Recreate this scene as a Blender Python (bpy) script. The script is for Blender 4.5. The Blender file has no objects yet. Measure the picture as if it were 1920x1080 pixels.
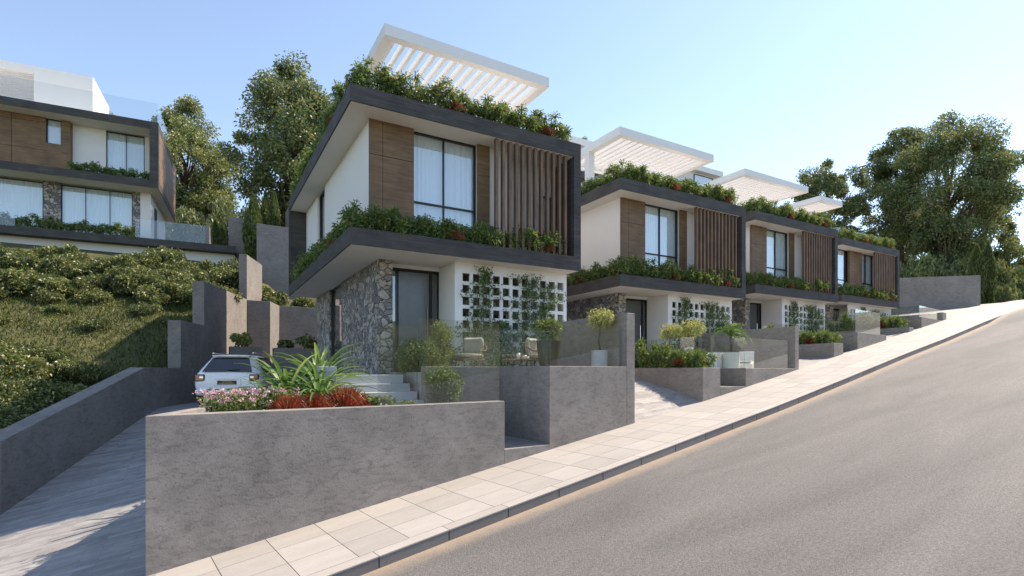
import bpy, bmesh, math, random
import numpy as np
from mathutils import Vector, Matrix
S = bpy.context.scene
COL = S.collection
PI = math.pi
R = math.radians

# ------------------------------------------------------------------ camera, sky, sun, exposure
YAW = R(30.27)
CY, SY = math.cos(YAW), math.sin(YAW)
cam = bpy.data.cameras.new('camera')
camo = bpy.data.objects.new('camera', cam)
COL.objects.link(camo)
cam.sensor_width = 36
cam.lens = 36 * 1000.9 / 1920
cam.shift_y = (696.3 - 540) / 1920
cam.clip_start = 0.1
cam.clip_end = 3000
camo.location = (0, 0, 0)
camo.rotation_euler = (PI / 2, 0, -YAW)
S.camera = camo

SUN_EL = 48.0
SUN_AZ = 1.5            # direction towards the sun, degrees from +X
EXPO = 0.90
w = bpy.data.worlds.new('World')
S.world = w
w.use_nodes = True
nt = w.node_tree
bg = nt.nodes['Background']
sky = nt.nodes.new('ShaderNodeTexSky')
sky.sky_type = 'NISHITA'
sky.sun_disc = False
sky.sun_elevation = R(SUN_EL)
sky.sun_rotation = R(90 - SUN_AZ)
sky.altitude = 50
sky.air_density = 0.95
sky.dust_density = 0.14
sky.ozone_density = 1.6
hsv = nt.nodes.new('ShaderNodeHueSaturation')
hsv.inputs['Saturation'].default_value = 0.86
nt.links.new(sky.outputs[0], hsv.inputs['Color'])
nt.links.new(hsv.outputs[0], bg.inputs[0])
bg.inputs[1].default_value = 0.15
sl = bpy.data.lights.new('sun', 'SUN')
sl.energy = 4.6
sl.angle = R(0.6)
sl.color = (1.0, 0.86, 0.70)
so = bpy.data.objects.new('sun', sl)
COL.objects.link(so)
d = Vector((math.cos(R(SUN_EL)) * math.cos(R(SUN_AZ)), math.cos(R(SUN_EL)) * math.sin(R(SUN_AZ)), math.sin(R(SUN_EL))))
so.rotation_euler = d.to_track_quat('Z', 'Y').to_euler()
so.location = (20, 0, 40)
S.view_settings.view_transform = 'Standard'
S.view_settings.look = 'None'
S.view_settings.exposure = EXPO
S.view_settings.gamma = 1
try:
    S.cycles.max_bounces = 8
    S.cycles.transparent_max_bounces = 24
    S.cycles.diffuse_bounces = 4
    S.cycles.sample_clamp_indirect = 6
except Exception:
    pass

# ------------------------------------------------------------------ materials
MATS = {}
def N(nt, t, **kw):
    n = nt.nodes.new(t)
    for k, v in kw.items():
        if k.startswith('i_'):
            key = k[2:]
            key = int(key) if key.isdigit() else key.replace('_', ' ')
            n.inputs[key].default_value = v
        else:
            setattr(n, k, v)
    return n
def newmat(name):
    m = bpy.data.materials.new(name)
    m.use_nodes = True
    nt = m.node_tree
    b = nt.nodes['Principled BSDF']
    MATS[name] = m
    return m, nt, b
def ramp(nt, fac, stops):
    r = nt.nodes.new('ShaderNodeValToRGB')
    el = r.color_ramp.elements
    while len(el) < len(stops):
        el.new(0.5)
    for e, (p, c) in zip(el, stops):
        e.position = p
        e.color = (c[0], c[1], c[2], 1)
    nt.links.new(fac, r.inputs[0])
    return r
def coords(nt, scale=(1, 1, 1), rot=(0, 0, 0), world=False):
    if world:
        g = nt.nodes.new('ShaderNodeNewGeometry')
        src = g.outputs['Position']
    else:
        g = nt.nodes.new('ShaderNodeTexCoord')
        src = g.outputs['Object']
    mp = N(nt, 'ShaderNodeMapping')
    mp.inputs['Scale'].default_value = scale
    mp.inputs['Rotation'].default_value = rot
    nt.links.new(src, mp.inputs[0])
    return mp.outputs[0]
def noise(nt, vec, scale, detail=6, rough=0.6, dist=0.0):
    n = N(nt, 'ShaderNodeTexNoise')
    n.inputs['Scale'].default_value = scale
    n.inputs['Detail'].default_value = detail
    n.inputs['Roughness'].default_value = rough
    n.inputs['Distortion'].default_value = dist
    nt.links.new(vec, n.inputs['Vector'])
    return n.outputs['Fac']
def mixc(nt, a, b, fac, mode='MIX'):
    m = N(nt, 'ShaderNodeMix', data_type='RGBA', blend_type=mode)
    if isinstance(fac, (int, float)):
        m.inputs[0].default_value = fac
    else:
        nt.links.new(fac, m.inputs[0])
    for i, x in ((6, a), (7, b)):
        if isinstance(x, tuple):
            m.inputs[i].default_value = (*x, 1)
        else:
            nt.links.new(x, m.inputs[i])
    return m.outputs[2]
def bump(nt, h, b, strength=0.3, dist=0.02):
    bp = N(nt, 'ShaderNodeBump')
    bp.inputs['Strength'].default_value = strength
    bp.inputs['Distance'].default_value = dist
    nt.links.new(h, bp.inputs['Height'])
    nt.links.new(bp.outputs[0], b.inputs['Normal'])
def mapr(nt, x, a, b, c, d_):
    m = N(nt, 'ShaderNodeMapRange')
    for i, v in enumerate((a, b, c, d_)):
        m.inputs[i + 1].default_value = v
    nt.links.new(x, m.inputs[0])
    return m.outputs[0]

def concrete(name, lo, hi, rough=0.85, sc=1.0, spots=0.5):
    m, nt, b = newmat(name)
    v = coords(nt, world=True)
    n1 = noise(nt, v, 1.1 * sc, 8, 0.65, 0.6)
    n2 = noise(nt, coords(nt, (1, 1, 2.6), world=True), 5 * sc, 6, 0.7, 0.8)
    base = ramp(nt, n1, [(0.3, lo), (0.72, hi)]).outputs[0]
    dk = ramp(nt, n2, [(0.3, (0.62, 0.62, 0.62)), (0.52, (1, 1, 1)), (0.8, (1.08, 1.07, 1.05))]).outputs[0]
    c = mixc(nt, base, dk, 0.92, 'MULTIPLY')
    n3 = noise(nt, v, 34 * sc, 3, 0.5)
    sp = ramp(nt, n3, [(0.33, (0.42, 0.42, 0.42)), (0.39, (1, 1, 1))]).outputs[0]
    c = mixc(nt, c, sp, spots, 'MULTIPLY')
    nt.links.new(c, b.inputs['Base Color'])
    b.inputs['Roughness'].default_value = rough
    bump(nt, n3, b, 0.25, 0.01)
    return m
concrete('concrete', (0.215, 0.193, 0.172), (0.335, 0.302, 0.270))
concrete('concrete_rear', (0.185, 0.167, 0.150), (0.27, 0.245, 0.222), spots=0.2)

def boards(name, lo, hi, sc=(0.7, 0.7, 11), rough=0.75):
    m, nt, b = newmat(name)
    v = coords(nt, sc)
    n1 = noise(nt, v, 1.6, 8, 0.7, 0.3)
    n2 = noise(nt, coords(nt), 1.3, 5, 0.6)
    a = ramp(nt, n1, [(0.25, lo), (0.75, hi)]).outputs[0]
    k = ramp(nt, n2, [(0.3, (0.6, 0.6, 0.6)), (0.7, (1.3, 1.28, 1.25))]).outputs[0]
    c = mixc(nt, a, k, 0.8, 'MULTIPLY')
    nt.links.new(c, b.inputs['Base Color'])
    b.inputs['Roughness'].default_value = rough
    bump(nt, n1, b, 0.5, 0.012)
    return m
boards('dark_board_concrete', (0.014, 0.013, 0.012), (0.100, 0.092, 0.084))
boards('wood', (0.085, 0.046, 0.018), (0.26, 0.160, 0.078), (0.9, 0.9, 13), 0.6)
boards('wood_louver', (0.095, 0.054, 0.028), (0.23, 0.142, 0.082), (12, 12, 0.8), 0.6)

def plaster(name, col):
    m, nt, b = newmat(name)
    n = noise(nt, coords(nt), 60, 3, 0.6)
    n2 = noise(nt, coords(nt), 0.7, 4, 0.6)
    c = ramp(nt, n2, [(0.3, tuple(x * 0.95 for x in col)), (0.7, col)]).outputs[0]
    nt.links.new(c, b.inputs['Base Color'])
    b.inputs['Roughness'].default_value = 0.9
    bump(nt, n, b, 0.12, 0.004)
    return m
plaster('white_plaster', (0.74, 0.725, 0.70))
plaster('soffit_paint', (0.80, 0.75, 0.68))
plaster('white_paint', (0.82, 0.81, 0.79))

m, nt, b = newmat('stone')
v = coords(nt, (1.7, 1.7, 1.85))
nv = N(nt, 'ShaderNodeTexNoise'); nv.inputs['Scale'].default_value = 2.4; nv.inputs['Detail'].default_value = 4
nt.links.new(v, nv.inputs['Vector'])
vm = N(nt, 'ShaderNodeVectorMath', operation='MULTIPLY_ADD')
vm.inputs[1].default_value = (0.35, 0.35, 0.35)
nt.links.new(nv.outputs['Color'], vm.inputs[0]); nt.links.new(v, vm.inputs[2])
ve = N(nt, 'ShaderNodeTexVoronoi', feature='DISTANCE_TO_EDGE'); ve.inputs['Scale'].default_value = 3.1
vc = N(nt, 'ShaderNodeTexVoronoi', feature='F1'); vc.inputs['Scale'].default_value = 3.1
nt.links.new(vm.outputs[0], ve.inputs['Vector']); nt.links.new(vm.outputs[0], vc.inputs['Vector'])
sep = N(nt, 'ShaderNodeSeparateColor'); nt.links.new(vc.outputs['Color'], sep.inputs[0])
st = ramp(nt, sep.outputs[0], [(0.0, (0.12, 0.115, 0.118)), (0.35, (0.22, 0.21, 0.205)), (0.6, (0.32, 0.285, 0.245)), (1.0, (0.40, 0.375, 0.345))]).outputs[0]
vein = noise(nt, coords(nt, (1, 1, 3)), 7, 8, 0.75, 1.5)
st = mixc(nt, st, ramp(nt, vein, [(0.32, (0.35, 0.35, 0.37)), (0.55, (1.7, 1.68, 1.62)), (0.75, (2.3, 2.2, 2.1))]).outputs[0], 0.9, 'MULTIPLY')
jt = ramp(nt, ve.outputs['Distance'], [(0.012, (0, 0, 0)), (0.05, (1, 1, 1))]).outputs[0]
st = mixc(nt, (0.05, 0.047, 0.045), st, jt)
nt.links.new(st, b.inputs['Base Color'])
b.inputs['Roughness'].default_value = 0.8
hm = N(nt, 'ShaderNodeMath', operation='ADD')
nt.links.new(mapr(nt, ve.outputs['Distance'], 0, 0.12, 0, 1), hm.inputs[0]); nt.links.new(vein, hm.inputs[1])
bump(nt, hm.outputs[0], b, 0.9, 0.035)

def solid(name, col, rough=0.5, metal=0.0, var=0.0, coat=0.0):
    m, nt, b = newmat(name)
    if var:
        n = noise(nt, coords(nt), 6, 5, 0.6)
        c = ramp(nt, n, [(0.3, tuple(x * (1 - var) for x in col)), (0.7, tuple(min(1, x * (1 + var)) for x in col))]).outputs[0]
        nt.links.new(c, b.inputs['Base Color'])
    else:
        b.inputs['Base Color'].default_value = (*col, 1)
    b.inputs['Roughness'].default_value = rough
    b.inputs['Metallic'].default_value = metal
    b.inputs['Coat Weight'].default_value = coat
    return m
solid('dark_metal', (0.018, 0.018, 0.020), 0.35, 0.3, 0.2)
solid('door_panel', (0.15, 0.153, 0.155), 0.3, 0.5, 0.08)
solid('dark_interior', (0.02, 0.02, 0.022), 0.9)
solid('step_stone', (0.46, 0.47, 0.48), 0.6, 0, 0.06)
solid('soil', (0.06, 0.042, 0.03), 1.0, 0, 0.4)
solid('car_paint', (0.92, 0.91, 0.90), 0.35, 0.0, 0, 0.5)
solid('car_glass', (0.01, 0.011, 0.013), 0.05, 0.0, 0, 1.0)
solid('tail_lamp', (0.10, 0.012, 0.012), 0.1, 0, 0, 1.0)
solid('rubber', (0.012, 0.012, 0.012), 0.8)
solid('chrome', (0.55, 0.56, 0.58), 0.15, 1.0)
solid('plate_black', (0.012, 0.012, 0.012), 0.4)
solid('plate_yellow', (0.45, 0.36, 0.05), 0.5)
solid('wicker', (0.16, 0.105, 0.07), 0.7, 0, 0.3)
solid('cushion', (0.42, 0.39, 0.33), 0.95, 0, 0.06)
solid('white_plastic', (0.80, 0.80, 0.76), 0.45, 0, 0.03)
solid('dark_pot', (0.035, 0.028, 0.024), 0.5, 0, 0.2)
solid('grey_pot', (0.50, 0.52, 0.54), 0.6, 0, 0.05)
solid('table_wood', (0.22, 0.12, 0.06), 0.5, 0, 0.25)
solid('ceramic', (0.75, 0.68, 0.52), 0.35)
solid('bark', (0.10, 0.075, 0.055), 0.9, 0, 0.35)

# curtain
m, nt, b = newmat('curtain')
b.inputs['Base Color'].default_value = (0.80, 0.82, 0.83, 1)
b.inputs['Roughness'].default_value = 0.95
# window glass: reflective, see-through
def glass(name, tint, ior, refl_mul=1.0, rough=0.0, base=0.0, body=None, bodyf=0.0):
    m = bpy.data.materials.new(name); m.use_nodes = True
    MATS[name] = m
    nt = m.node_tree; nt.nodes.clear()
    out = N(nt, 'ShaderNodeOutputMaterial')
    tr = N(nt, 'ShaderNodeBsdfTransparent'); tr.inputs[0].default_value = (*tint, 1)
    gl = N(nt, 'ShaderNodeBsdfGlossy'); gl.inputs['Roughness'].default_value = rough
    gl.inputs[0].default_value = (0.95, 0.98, 1, 1)
    ge = nt.nodes.new('ShaderNodeNewGeometry')
    dt = N(nt, 'ShaderNodeVectorMath', operation='DOT_PRODUCT')
    nt.links.new(ge.outputs['Incoming'], dt.inputs[0]); nt.links.new(ge.outputs['Normal'], dt.inputs[1])
    ab = N(nt, 'ShaderNodeMath', operation='ABSOLUTE'); nt.links.new(dt.outputs['Value'], ab.inputs[0])
    om = N(nt, 'ShaderNodeMath', operation='SUBTRACT'); om.inputs[0].default_value = 1.0; nt.links.new(ab.outputs[0], om.inputs[1])
    pw = N(nt, 'ShaderNodeMath', operation='POWER'); pw.inputs[1].default_value = 5.0; nt.links.new(om.outputs[0], pw.inputs[0])
    mm = N(nt, 'ShaderNodeMath', operation='MULTIPLY_ADD'); mm.inputs[1].default_value = refl_mul * (1 - base); mm.inputs[2].default_value = base
    mm.use_clamp = True
    nt.links.new(pw.outputs[0], mm.inputs[0])
    mx = N(nt, 'ShaderNodeMixShader')
    src = tr.outputs[0]
    if body:
        df = N(nt, 'ShaderNodeBsdfDiffuse'); df.inputs[0].default_value = (*body, 1)
        m2 = N(nt, 'ShaderNodeMixShader'); m2.inputs[0].default_value = bodyf
        nt.links.new(src, m2.inputs[1]); nt.links.new(df.outputs[0], m2.inputs[2])
        src = m2.outputs[0]
    nt.links.new(mm.outputs[0], mx.inputs[0])
    nt.links.new(src, mx.inputs[1]); nt.links.new(gl.outputs[0], mx.inputs[2])
    nt.links.new(mx.outputs[0], out.inputs[0])
    return m
glass('window_glass', (0.93, 0.96, 0.97), 1.7, 1.0, 0.0, 0.13)
glass('balustrade_glass', (0.925, 0.935, 0.92), 1.5, 0.9, 0.0, 0.07)

# leaves
def leafmat(name, c1, c2, c3=None, trans=0.35, gloss=0.05, patch=0.0, psc=0.5):
    m = bpy.data.materials.new(name); m.use_nodes = True
    MATS[name] = m
    nt = m.node_tree; nt.nodes.clear()
    out = N(nt, 'ShaderNodeOutputMaterial')
    g = nt.nodes.new('ShaderNodeNewGeometry')
    stops = [(0.0, c1), (0.75, c2)] + ([(1.0, c3)] if c3 else [])
    r = ramp(nt, g.outputs['Random Per Island'], stops)
    col = r.outputs[0]
    if patch:
        nz = noise(nt, coords(nt, world=True), psc, 4, 0.6)
        col = mixc(nt, col, ramp(nt, nz, [(0.35, (0.52, 0.58, 0.5)), (0.62, (1.18, 1.12, 1.05))]).outputs[0], patch, 'MULTIPLY')
    df = N(nt, 'ShaderNodeBsdfDiffuse'); tl = N(nt, 'ShaderNodeBsdfTranslucent'); gs = N(nt, 'ShaderNodeBsdfGlossy')
    gs.inputs['Roughness'].default_value = 0.45
    nt.links.new(col, df.inputs[0])
    hs = N(nt, 'ShaderNodeHueSaturation'); hs.inputs['Hue'].default_value = 0.48; hs.inputs['Value'].default_value = 1.25
    nt.links.new(col, hs.inputs['Color']); nt.links.new(hs.outputs[0], tl.inputs[0])
    m1 = N(nt, 'ShaderNodeMixShader'); m1.inputs[0].default_value = trans
    nt.links.new(df.outputs[0], m1.inputs[1]); nt.links.new(tl.outputs[0], m1.inputs[2])
    m2 = N(nt, 'ShaderNodeMixShader'); m2.inputs[0].default_value = gloss
    nt.links.new(m1.outputs[0], m2.inputs[1]); nt.links.new(gs.outputs[0], m2.inputs[2])
    nt.links.new(m2.outputs[0], out.inputs[0])
    return m
leafmat('leaf_hedge', (0.06, 0.125, 0.024), (0.14, 0.215, 0.045), (0.34, 0.30, 0.08), 0.4)
leafmat('leaf_tree_a', (0.085, 0.135, 0.036), (0.235, 0.28, 0.088), (0.40, 0.37, 0.15), 0.36, 0.05, 0.8, 0.7)
leafmat('leaf_tree_b', (0.065, 0.115, 0.038), (0.195, 0.25, 0.085), (0.38, 0.35, 0.15), 0.36, 0.05, 0.8, 0.7)
leafmat('leaf_shrub', (0.06, 0.10, 0.026), (0.17, 0.21, 0.062), (0.42, 0.38, 0.15), 0.28, 0.05, 0.9, 1.1)
leafmat('leaf_cypress', (0.05, 0.085, 0.016), (0.11, 0.15, 0.03))
leafmat('leaf_red', (0.08, 0.085, 0.02), (0.36, 0.055, 0.028), (0.46, 0.14, 0.06))
leafmat('leaf_pink', (0.62, 0.30, 0.38), (0.74, 0.52, 0.56), (0.8, 0.74, 0.72))
leafmat('leaf_yellow', (0.16, 0.22, 0.05), (0.38, 0.40, 0.12), (0.58, 0.52, 0.22))
leafmat('leaf_palm', (0.055, 0.13, 0.030), (0.14, 0.25, 0.06), (0.34, 0.42, 0.16))
leafmat('leaf_vine', (0.06, 0.12, 0.030), (0.13, 0.20, 0.055), (0.24, 0.29, 0.10), 0.4)
leafmat('grass', (0.045, 0.075, 0.014), (0.095, 0.125, 0.028), (0.20, 0.18, 0.06), 0.25, 0.02, 1.0, 0.8)

# asphalt
m, nt, b = newmat('asphalt')
v = coords(nt, world=True)
g1 = noise(nt, v, 38, 5, 0.8)
g2 = noise(nt, v, 140, 2, 0.5)
big = noise(nt, coords(nt, (0.18, 1.1, 1), (0, 0, R(-6.95)), world=True), 0.9, 5, 0.6, 0.4)
base = ramp(nt, big, [(0.3, (0.118, 0.112, 0.105)), (0.7, (0.178, 0.166, 0.153))]).outputs[0]
sp = ramp(nt, g1, [(0.32, (0.35, 0.35, 0.35)), (0.50, (1, 1, 1)), (0.66, (2.0, 1.92, 1.8))]).outputs[0]
c = mixc(nt, base, sp, 0.62, 'MULTIPLY')
# sand gathered along the kerb: distance from the kerb line
rd = (math.cos(R(6.95)), math.sin(R(6.95)))
ge = nt.nodes.new('ShaderNodeNewGeometry')
dp = N(nt, 'ShaderNodeVectorMath', operation='DOT_PRODUCT'); dp.inputs[1].default_value = (rd[1], -rd[0], 0)
nt.links.new(ge.outputs['Position'], dp.inputs[0])
dk = N(nt, 'ShaderNodeMath', operation='ADD'); dk.inputs[1].default_value = -(0.12 * rd[1] - 8.33 * rd[0]) - 2.0
nt.links.new(dp.outputs['Value'], dk.inputs[0])
wob = N(nt, 'ShaderNodeMath', operation='MULTIPLY_ADD'); wob.inputs[1].default_value = -0.30
nt.links.new(noise(nt, v, 3, 6, 0.7), wob.inputs[0]); nt.links.new(dk.outputs[0], wob.inputs[2])
sand = mapr(nt, wob.outputs[0], -0.12, 0.22, 0.85, 0.0)
c = mixc(nt, c, (0.40, 0.31, 0.22), sand)
nt.links.new(c, b.inputs['Base Color'])
b.inputs['Roughness'].default_value = 0.8
ad = N(nt, 'ShaderNodeMath', operation='ADD'); nt.links.new(g1, ad.inputs[0]); nt.links.new(g2, ad.inputs[1])
bump(nt, ad.outputs[0], b, 0.8, 0.012)

# paving tiles
def tilemat(name, lo, hi):
    m, nt, b = newmat(name)
    g = nt.nodes.new('ShaderNodeNewGeometry')
    v = coords(nt, (0.6, 2.0, 1), (0, 0, R(-6.95)), world=True)
    n1 = noise(nt, v, 2.2, 8, 0.7, 0.5)
    n2 = noise(nt, coords(nt, world=True), 30, 4, 0.6)
    c0 = ramp(nt, g.outputs['Random Per Island'], [(0, lo), (1, hi)]).outputs[0]
    c = mixc(nt, c0, ramp(nt, n1, [(0.3, (0.86, 0.85, 0.83)), (0.6, (1, 1, 1)), (0.8, (1.08, 1.08, 1.08))]).outputs[0], 0.8, 'MULTIPLY')
    c = mixc(nt, c, ramp(nt, n2, [(0.3, (0.7, 0.7, 0.7)), (0.42, (1, 1, 1))]).outputs[0], 0.5, 'MULTIPLY')
    nt.links.new(c, b.inputs['Base Color'])
    b.inputs['Roughness'].default_value = 0.75
    bump(nt, n2, b, 0.2, 0.006)
tilemat('pavement_tile', (0.365, 0.335, 0.30), (0.435, 0.40, 0.36))
tilemat('kerb_shaded_face', (0.17, 0.165, 0.16), (0.23, 0.222, 0.215))  # shade of the kerb's street face put into its colour
solid('joint_sand', (0.10, 0.085, 0.07), 1.0, 0, 0.2)
# driveway paving: thin long pavers
m, nt, b = newmat('driveway_paving')
v = coords(nt, (1, 1, 1), (0, 0, 0), world=True)
br = N(nt, 'ShaderNodeTexBrick'); br.offset = 0.37
br.inputs['Scale'].default_value = 1
br.inputs['Mortar Size'].default_value = 0.004
br.inputs['Brick Width'].default_value = 0.62
br.inputs['Row Height'].default_value = 0.11
br.inputs['Color1'].default_value = (0.26, 0.245, 0.23, 1); br.inputs['Color2'].default_value = (0.38, 0.36, 0.34, 1)
br.inputs['Mortar'].default_value = (0.24, 0.23, 0.22, 1)
nt.links.new(v, br.inputs['Vector'])
n1 = noise(nt, coords(nt, (1.4, 3.4, 1), world=True), 2.0, 8, 0.75, 0.4)
c = mixc(nt, br.outputs['Color'], ramp(nt, n1, [(0.3, (0.62, 0.62, 0.63)), (0.55, (1, 1, 1)), (0.75, (1.3, 1.3, 1.3))]).outputs[0], 0.85, 'MULTIPLY')
nt.links.new(c, b.inputs['Base Color']); b.inputs['Roughness'].default_value = 0.7
bump(nt, n1, b, 0.2, 0.006)
# ground
m, nt, b = newmat('hill_soil')
n1 = noise(nt, coords(nt, world=True), 0.8, 8, 0.7)
c = ramp(nt, n1, [(0.3, (0.05, 0.055, 0.02)), (0.6, (0.10, 0.10, 0.035)), (0.8, (0.15, 0.125, 0.06))]).outputs[0]
nt.links.new(c, b.inputs['Base Color']); b.inputs['Roughness'].default_value = 1
bump(nt, n1, b, 0.6, 0.1)
m, nt, b = newmat('hazy_far_forest')
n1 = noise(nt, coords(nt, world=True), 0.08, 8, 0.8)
c = ramp(nt, n1, [(0.3, (0.03, 0.06, 0.09)), (0.7, (0.07, 0.12, 0.15))]).outputs[0]  # blue haze of distance put into the hill's colour
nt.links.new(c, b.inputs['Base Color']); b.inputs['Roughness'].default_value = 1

# ------------------------------------------------------------------ helpers
def cwp(xc, yc):
    return (CY * xc + SY * yc, -SY * xc + CY * yc)
class MB:
    def __init__(s): s.v = []; s.f = []
    def box(s, x0, x1, y0, y1, z0, z1):
        n = len(s.v)
        s.v += [(x0, y0, z0), (x1, y0, z0), (x1, y1, z0), (x0, y1, z0), (x0, y0, z1), (x1, y0, z1), (x1, y1, z1), (x0, y1, z1)]
        s.f += [tuple(n + i for i in q) for q in ((0, 3, 2, 1), (4, 5, 6, 7), (0, 1, 5, 4), (1, 2, 6, 5), (2, 3, 7, 6), (3, 0, 4, 7))]
        return s
    def prism(s, pts, zb, zt):
        # pts: plan polygon CCW; zb/zt number or list
        n = len(s.v); k = len(pts)
        zb = [zb] * k if not isinstance(zb, (list, tuple)) else zb
        zt = [zt] * k if not isinstance(zt, (list, tuple)) else zt
        s.v += [(p[0], p[1], z) for p, z in zip(pts, zb)] + [(p[0], p[1], z) for p, z in zip(pts, zt)]
        s.f += [tuple(n + i for i in reversed(range(k))), tuple(n + k + i for i in range(k))]
        for i in range(k):
            j = (i + 1) % k
            s.f.append((n + i, n + j, n + k + j, n + k + i))
        return s
    def lathe(s, prof, seg=20, c=(0, 0), cap=True):
        n = len(s.v)
        for r, z in prof:
            for i in range(seg):
                a = 2 * PI * i / seg
                s.v.append((c[0] + r * math.cos(a), c[1] + r * math.sin(a), z))
        for k in range(len(prof) - 1):
            for i in range(seg):
                j = (i + 1) % seg
                s.f.append((n + k * seg + i, n + k * seg + j, n + (k + 1) * seg + j, n + (k + 1) * seg + i))
        if cap:
            s.f.append(tuple(n + i for i in reversed(range(seg))))
            s.f.append(tuple(n + (len(prof) - 1) * seg + i for i in range(seg)))
        return s
    def tube(s, pts, rad, seg=7):
        n = len(s.v); pts = [Vector(p) for p in pts]
        rad = [rad] * len(pts) if not isinstance(rad, (list, tuple)) else rad
        for k, p in enumerate(pts):
            t = (pts[min(k + 1, len(pts) - 1)] - pts[max(k - 1, 0)])
            if t.length < 1e-6: t = Vector((0, 0, 1))
            t.normalize()
            a = t.cross(Vector((0, 0, 1)) if abs(t.z) < 0.9 else Vector((1, 0, 0))).normalized()
            b_ = t.cross(a)
            for i in range(seg):
                q = 2 * PI * i / seg
                s.v.append(tuple(p + (a * math.cos(q) + b_ * math.sin(q)) * rad[k]))
        for k in range(len(pts) - 1):
            for i in range(seg):
                j = (i + 1) % seg
                s.f.append((n + k * seg + i, n + k * seg + j, n + (k + 1) * seg + j, n + (k + 1) * seg + i))
        s.f.append(tuple(n + i for i in reversed(range(seg))))
        s.f.append(tuple(n + (len(pts) - 1) * seg + i for i in range(seg)))
        return s
    def quadstrip(s, rows):
        n = len(s.v); k = len(rows[0])
        for r in rows: s.v += [tuple(p) for p in r]
        for a in range(len(rows) - 1):
            for i in range(k - 1):
                s.f.append((n + a * k + i, n + a * k + i + 1, n + (a + 1) * k + i + 1, n + (a + 1) * k + i))
        return s
    def mesh(s, name, mat, smooth=False, bevel=0):
        me = bpy.data.meshes.new(name)
        me.from_pydata(s.v, [], s.f)
        bm = bmesh.new(); bm.from_mesh(me)
        bmesh.ops.recalc_face_normals(bm, faces=bm.faces)
        if bevel:
            bmesh.ops.bevel(bm, geom=[e for e in bm.edges if len(e.link_faces) == 2 and e.calc_face_angle(0) > 0.5], offset=bevel, segments=1, affect='EDGES', clamp_overlap=True)
        bm.to_mesh(me); bm.free()
        me.materials.append(MATS[mat])
        if smooth:
            me.shade_smooth()
        return me
    def build(s, name, mat, parent=None, smooth=False, bevel=0, loc=None, rz=0):
        o = bpy.data.objects.new(name, s.mesh(name, mat, smooth, bevel))
        COL.objects.link(o)
        if parent: o.parent = parent
        if loc: o.location = loc
        if rz: o.rotation_euler = (0, 0, rz)
        return o
def link(name, me, parent=None, loc=(0, 0, 0), rz=0, sc=1):
    o = bpy.data.objects.new(name, me); COL.objects.link(o)
    o.parent = parent; o.location = loc; o.rotation_euler = (0, 0, rz)
    o.scale = (sc, sc, sc) if not isinstance(sc, tuple) else sc
    return o
def tag(o, label, cat, group=None):
    o['label'] = label; o['category'] = cat
    if group: o['group'] = group
    return o
def empty(name, label, cat, loc=(0, 0, 0), rz=0, group=None):
    o = bpy.data.objects.new(name, None); COL.objects.link(o)
    o.location = loc; o.rotation_euler = (0, 0, rz)
    return tag(o, label, cat, group)
def structure(o):
    o['kind'] = 'structure'; return o
def copy_tree(o, parent=None):
    c = o.copy(); COL.objects.link(c); c.parent = parent
    for ch in list(o.children): copy_tree(ch, c)
    return c
def dup(o, loc, rz=0, label=None, group=None, sc=None):
    c = copy_tree(o); c.location = loc; c.rotation_euler = (0, 0, rz)
    if label: c['label'] = label
    if group: c['group'] = group
    if sc: c.scale = (sc, sc, sc) if not isinstance(sc, tuple) else sc
    return c

# leaf clouds -------------------------------------------------------
def leafmesh(name, mats, P, D_, L, W, mi=None, droop=0.25, rng=None, up=None):
    """P centres (n,3), D_ directions (n,3), L lengths, W widths: folded 4-vertex leaves"""
    n = len(P)
    rng = rng or np.random.default_rng(1)
    D_ = D_ / (np.linalg.norm(D_, axis=1, keepdims=True) + 1e-9)
    r = rng.normal(size=(n, 3)); r[:, 2] *= 0.35
    side = np.cross(D_, r); side /= (np.linalg.norm(side, axis=1, keepdims=True) + 1e-9)
    if up is not None:
        side = np.cross(D_, up); side /= (np.linalg.norm(side, axis=1, keepdims=True) + 1e-9)
    L = np.asarray(L).reshape(-1, 1) * np.ones((n, 1)); W = np.asarray(W).reshape(-1, 1) * np.ones((n, 1))
    a = P - D_ * L * 0.5
    b_ = P + D_ * L * 0.5; b_[:, 2] -= (L * droop)[:, 0]
    mid = P + D_ * L * -0.05
    l = mid + side * W * 0.5; q = mid - side * W * 0.5
    V = np.stack([a, l, b_, q], 1).reshape(-1, 3)
    me = bpy.data.meshes.new(name)
    me.vertices.add(4 * n); me.vertices.foreach_set('co', V.astype(np.float32).ravel())
    me.loops.add(4 * n); me.loops.foreach_set('vertex_index', np.arange(4 * n, dtype=np.int32))
    me.polygons.add(n); me.polygons.foreach_set('loop_start', np.arange(0, 4 * n, 4, dtype=np.int32))
    try: me.polygons.foreach_set('loop_total', np.full(n, 4, dtype=np.int32))
    except Exception: pass
    for mt in (mats if isinstance(mats, (list, tuple)) else [mats]):
        me.materials.append(MATS[mt])
    if mi is not None: me.polygons.foreach_set('material_index', mi.astype(np.int32))
    me.update(); me.validate()
    return me
def rand_dirs(rng, n, up=0.0):
    v = rng.normal(size=(n, 3)); v[:, 2] += up
    return v / np.linalg.norm(v, axis=1, keepdims=True)
def clump_cloud(rng, centres, radii, per, squash=0.8, inner=0.25):
    P = []; D_ = []
    for c, r in zip(centres, radii):
        d_ = rand_dirs(rng, per)
        rr = r * (rng.random((per, 1)) * (1 - inner) + inner) ** 0.6
        p = np.asarray(c) + d_ * rr * np.array([1, 1, squash])
        P.append(p); D_.append(d_ * 0.7 + rand_dirs(rng, per) * 0.6)
    return np.concatenate(P), np.concatenate(D_)

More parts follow.
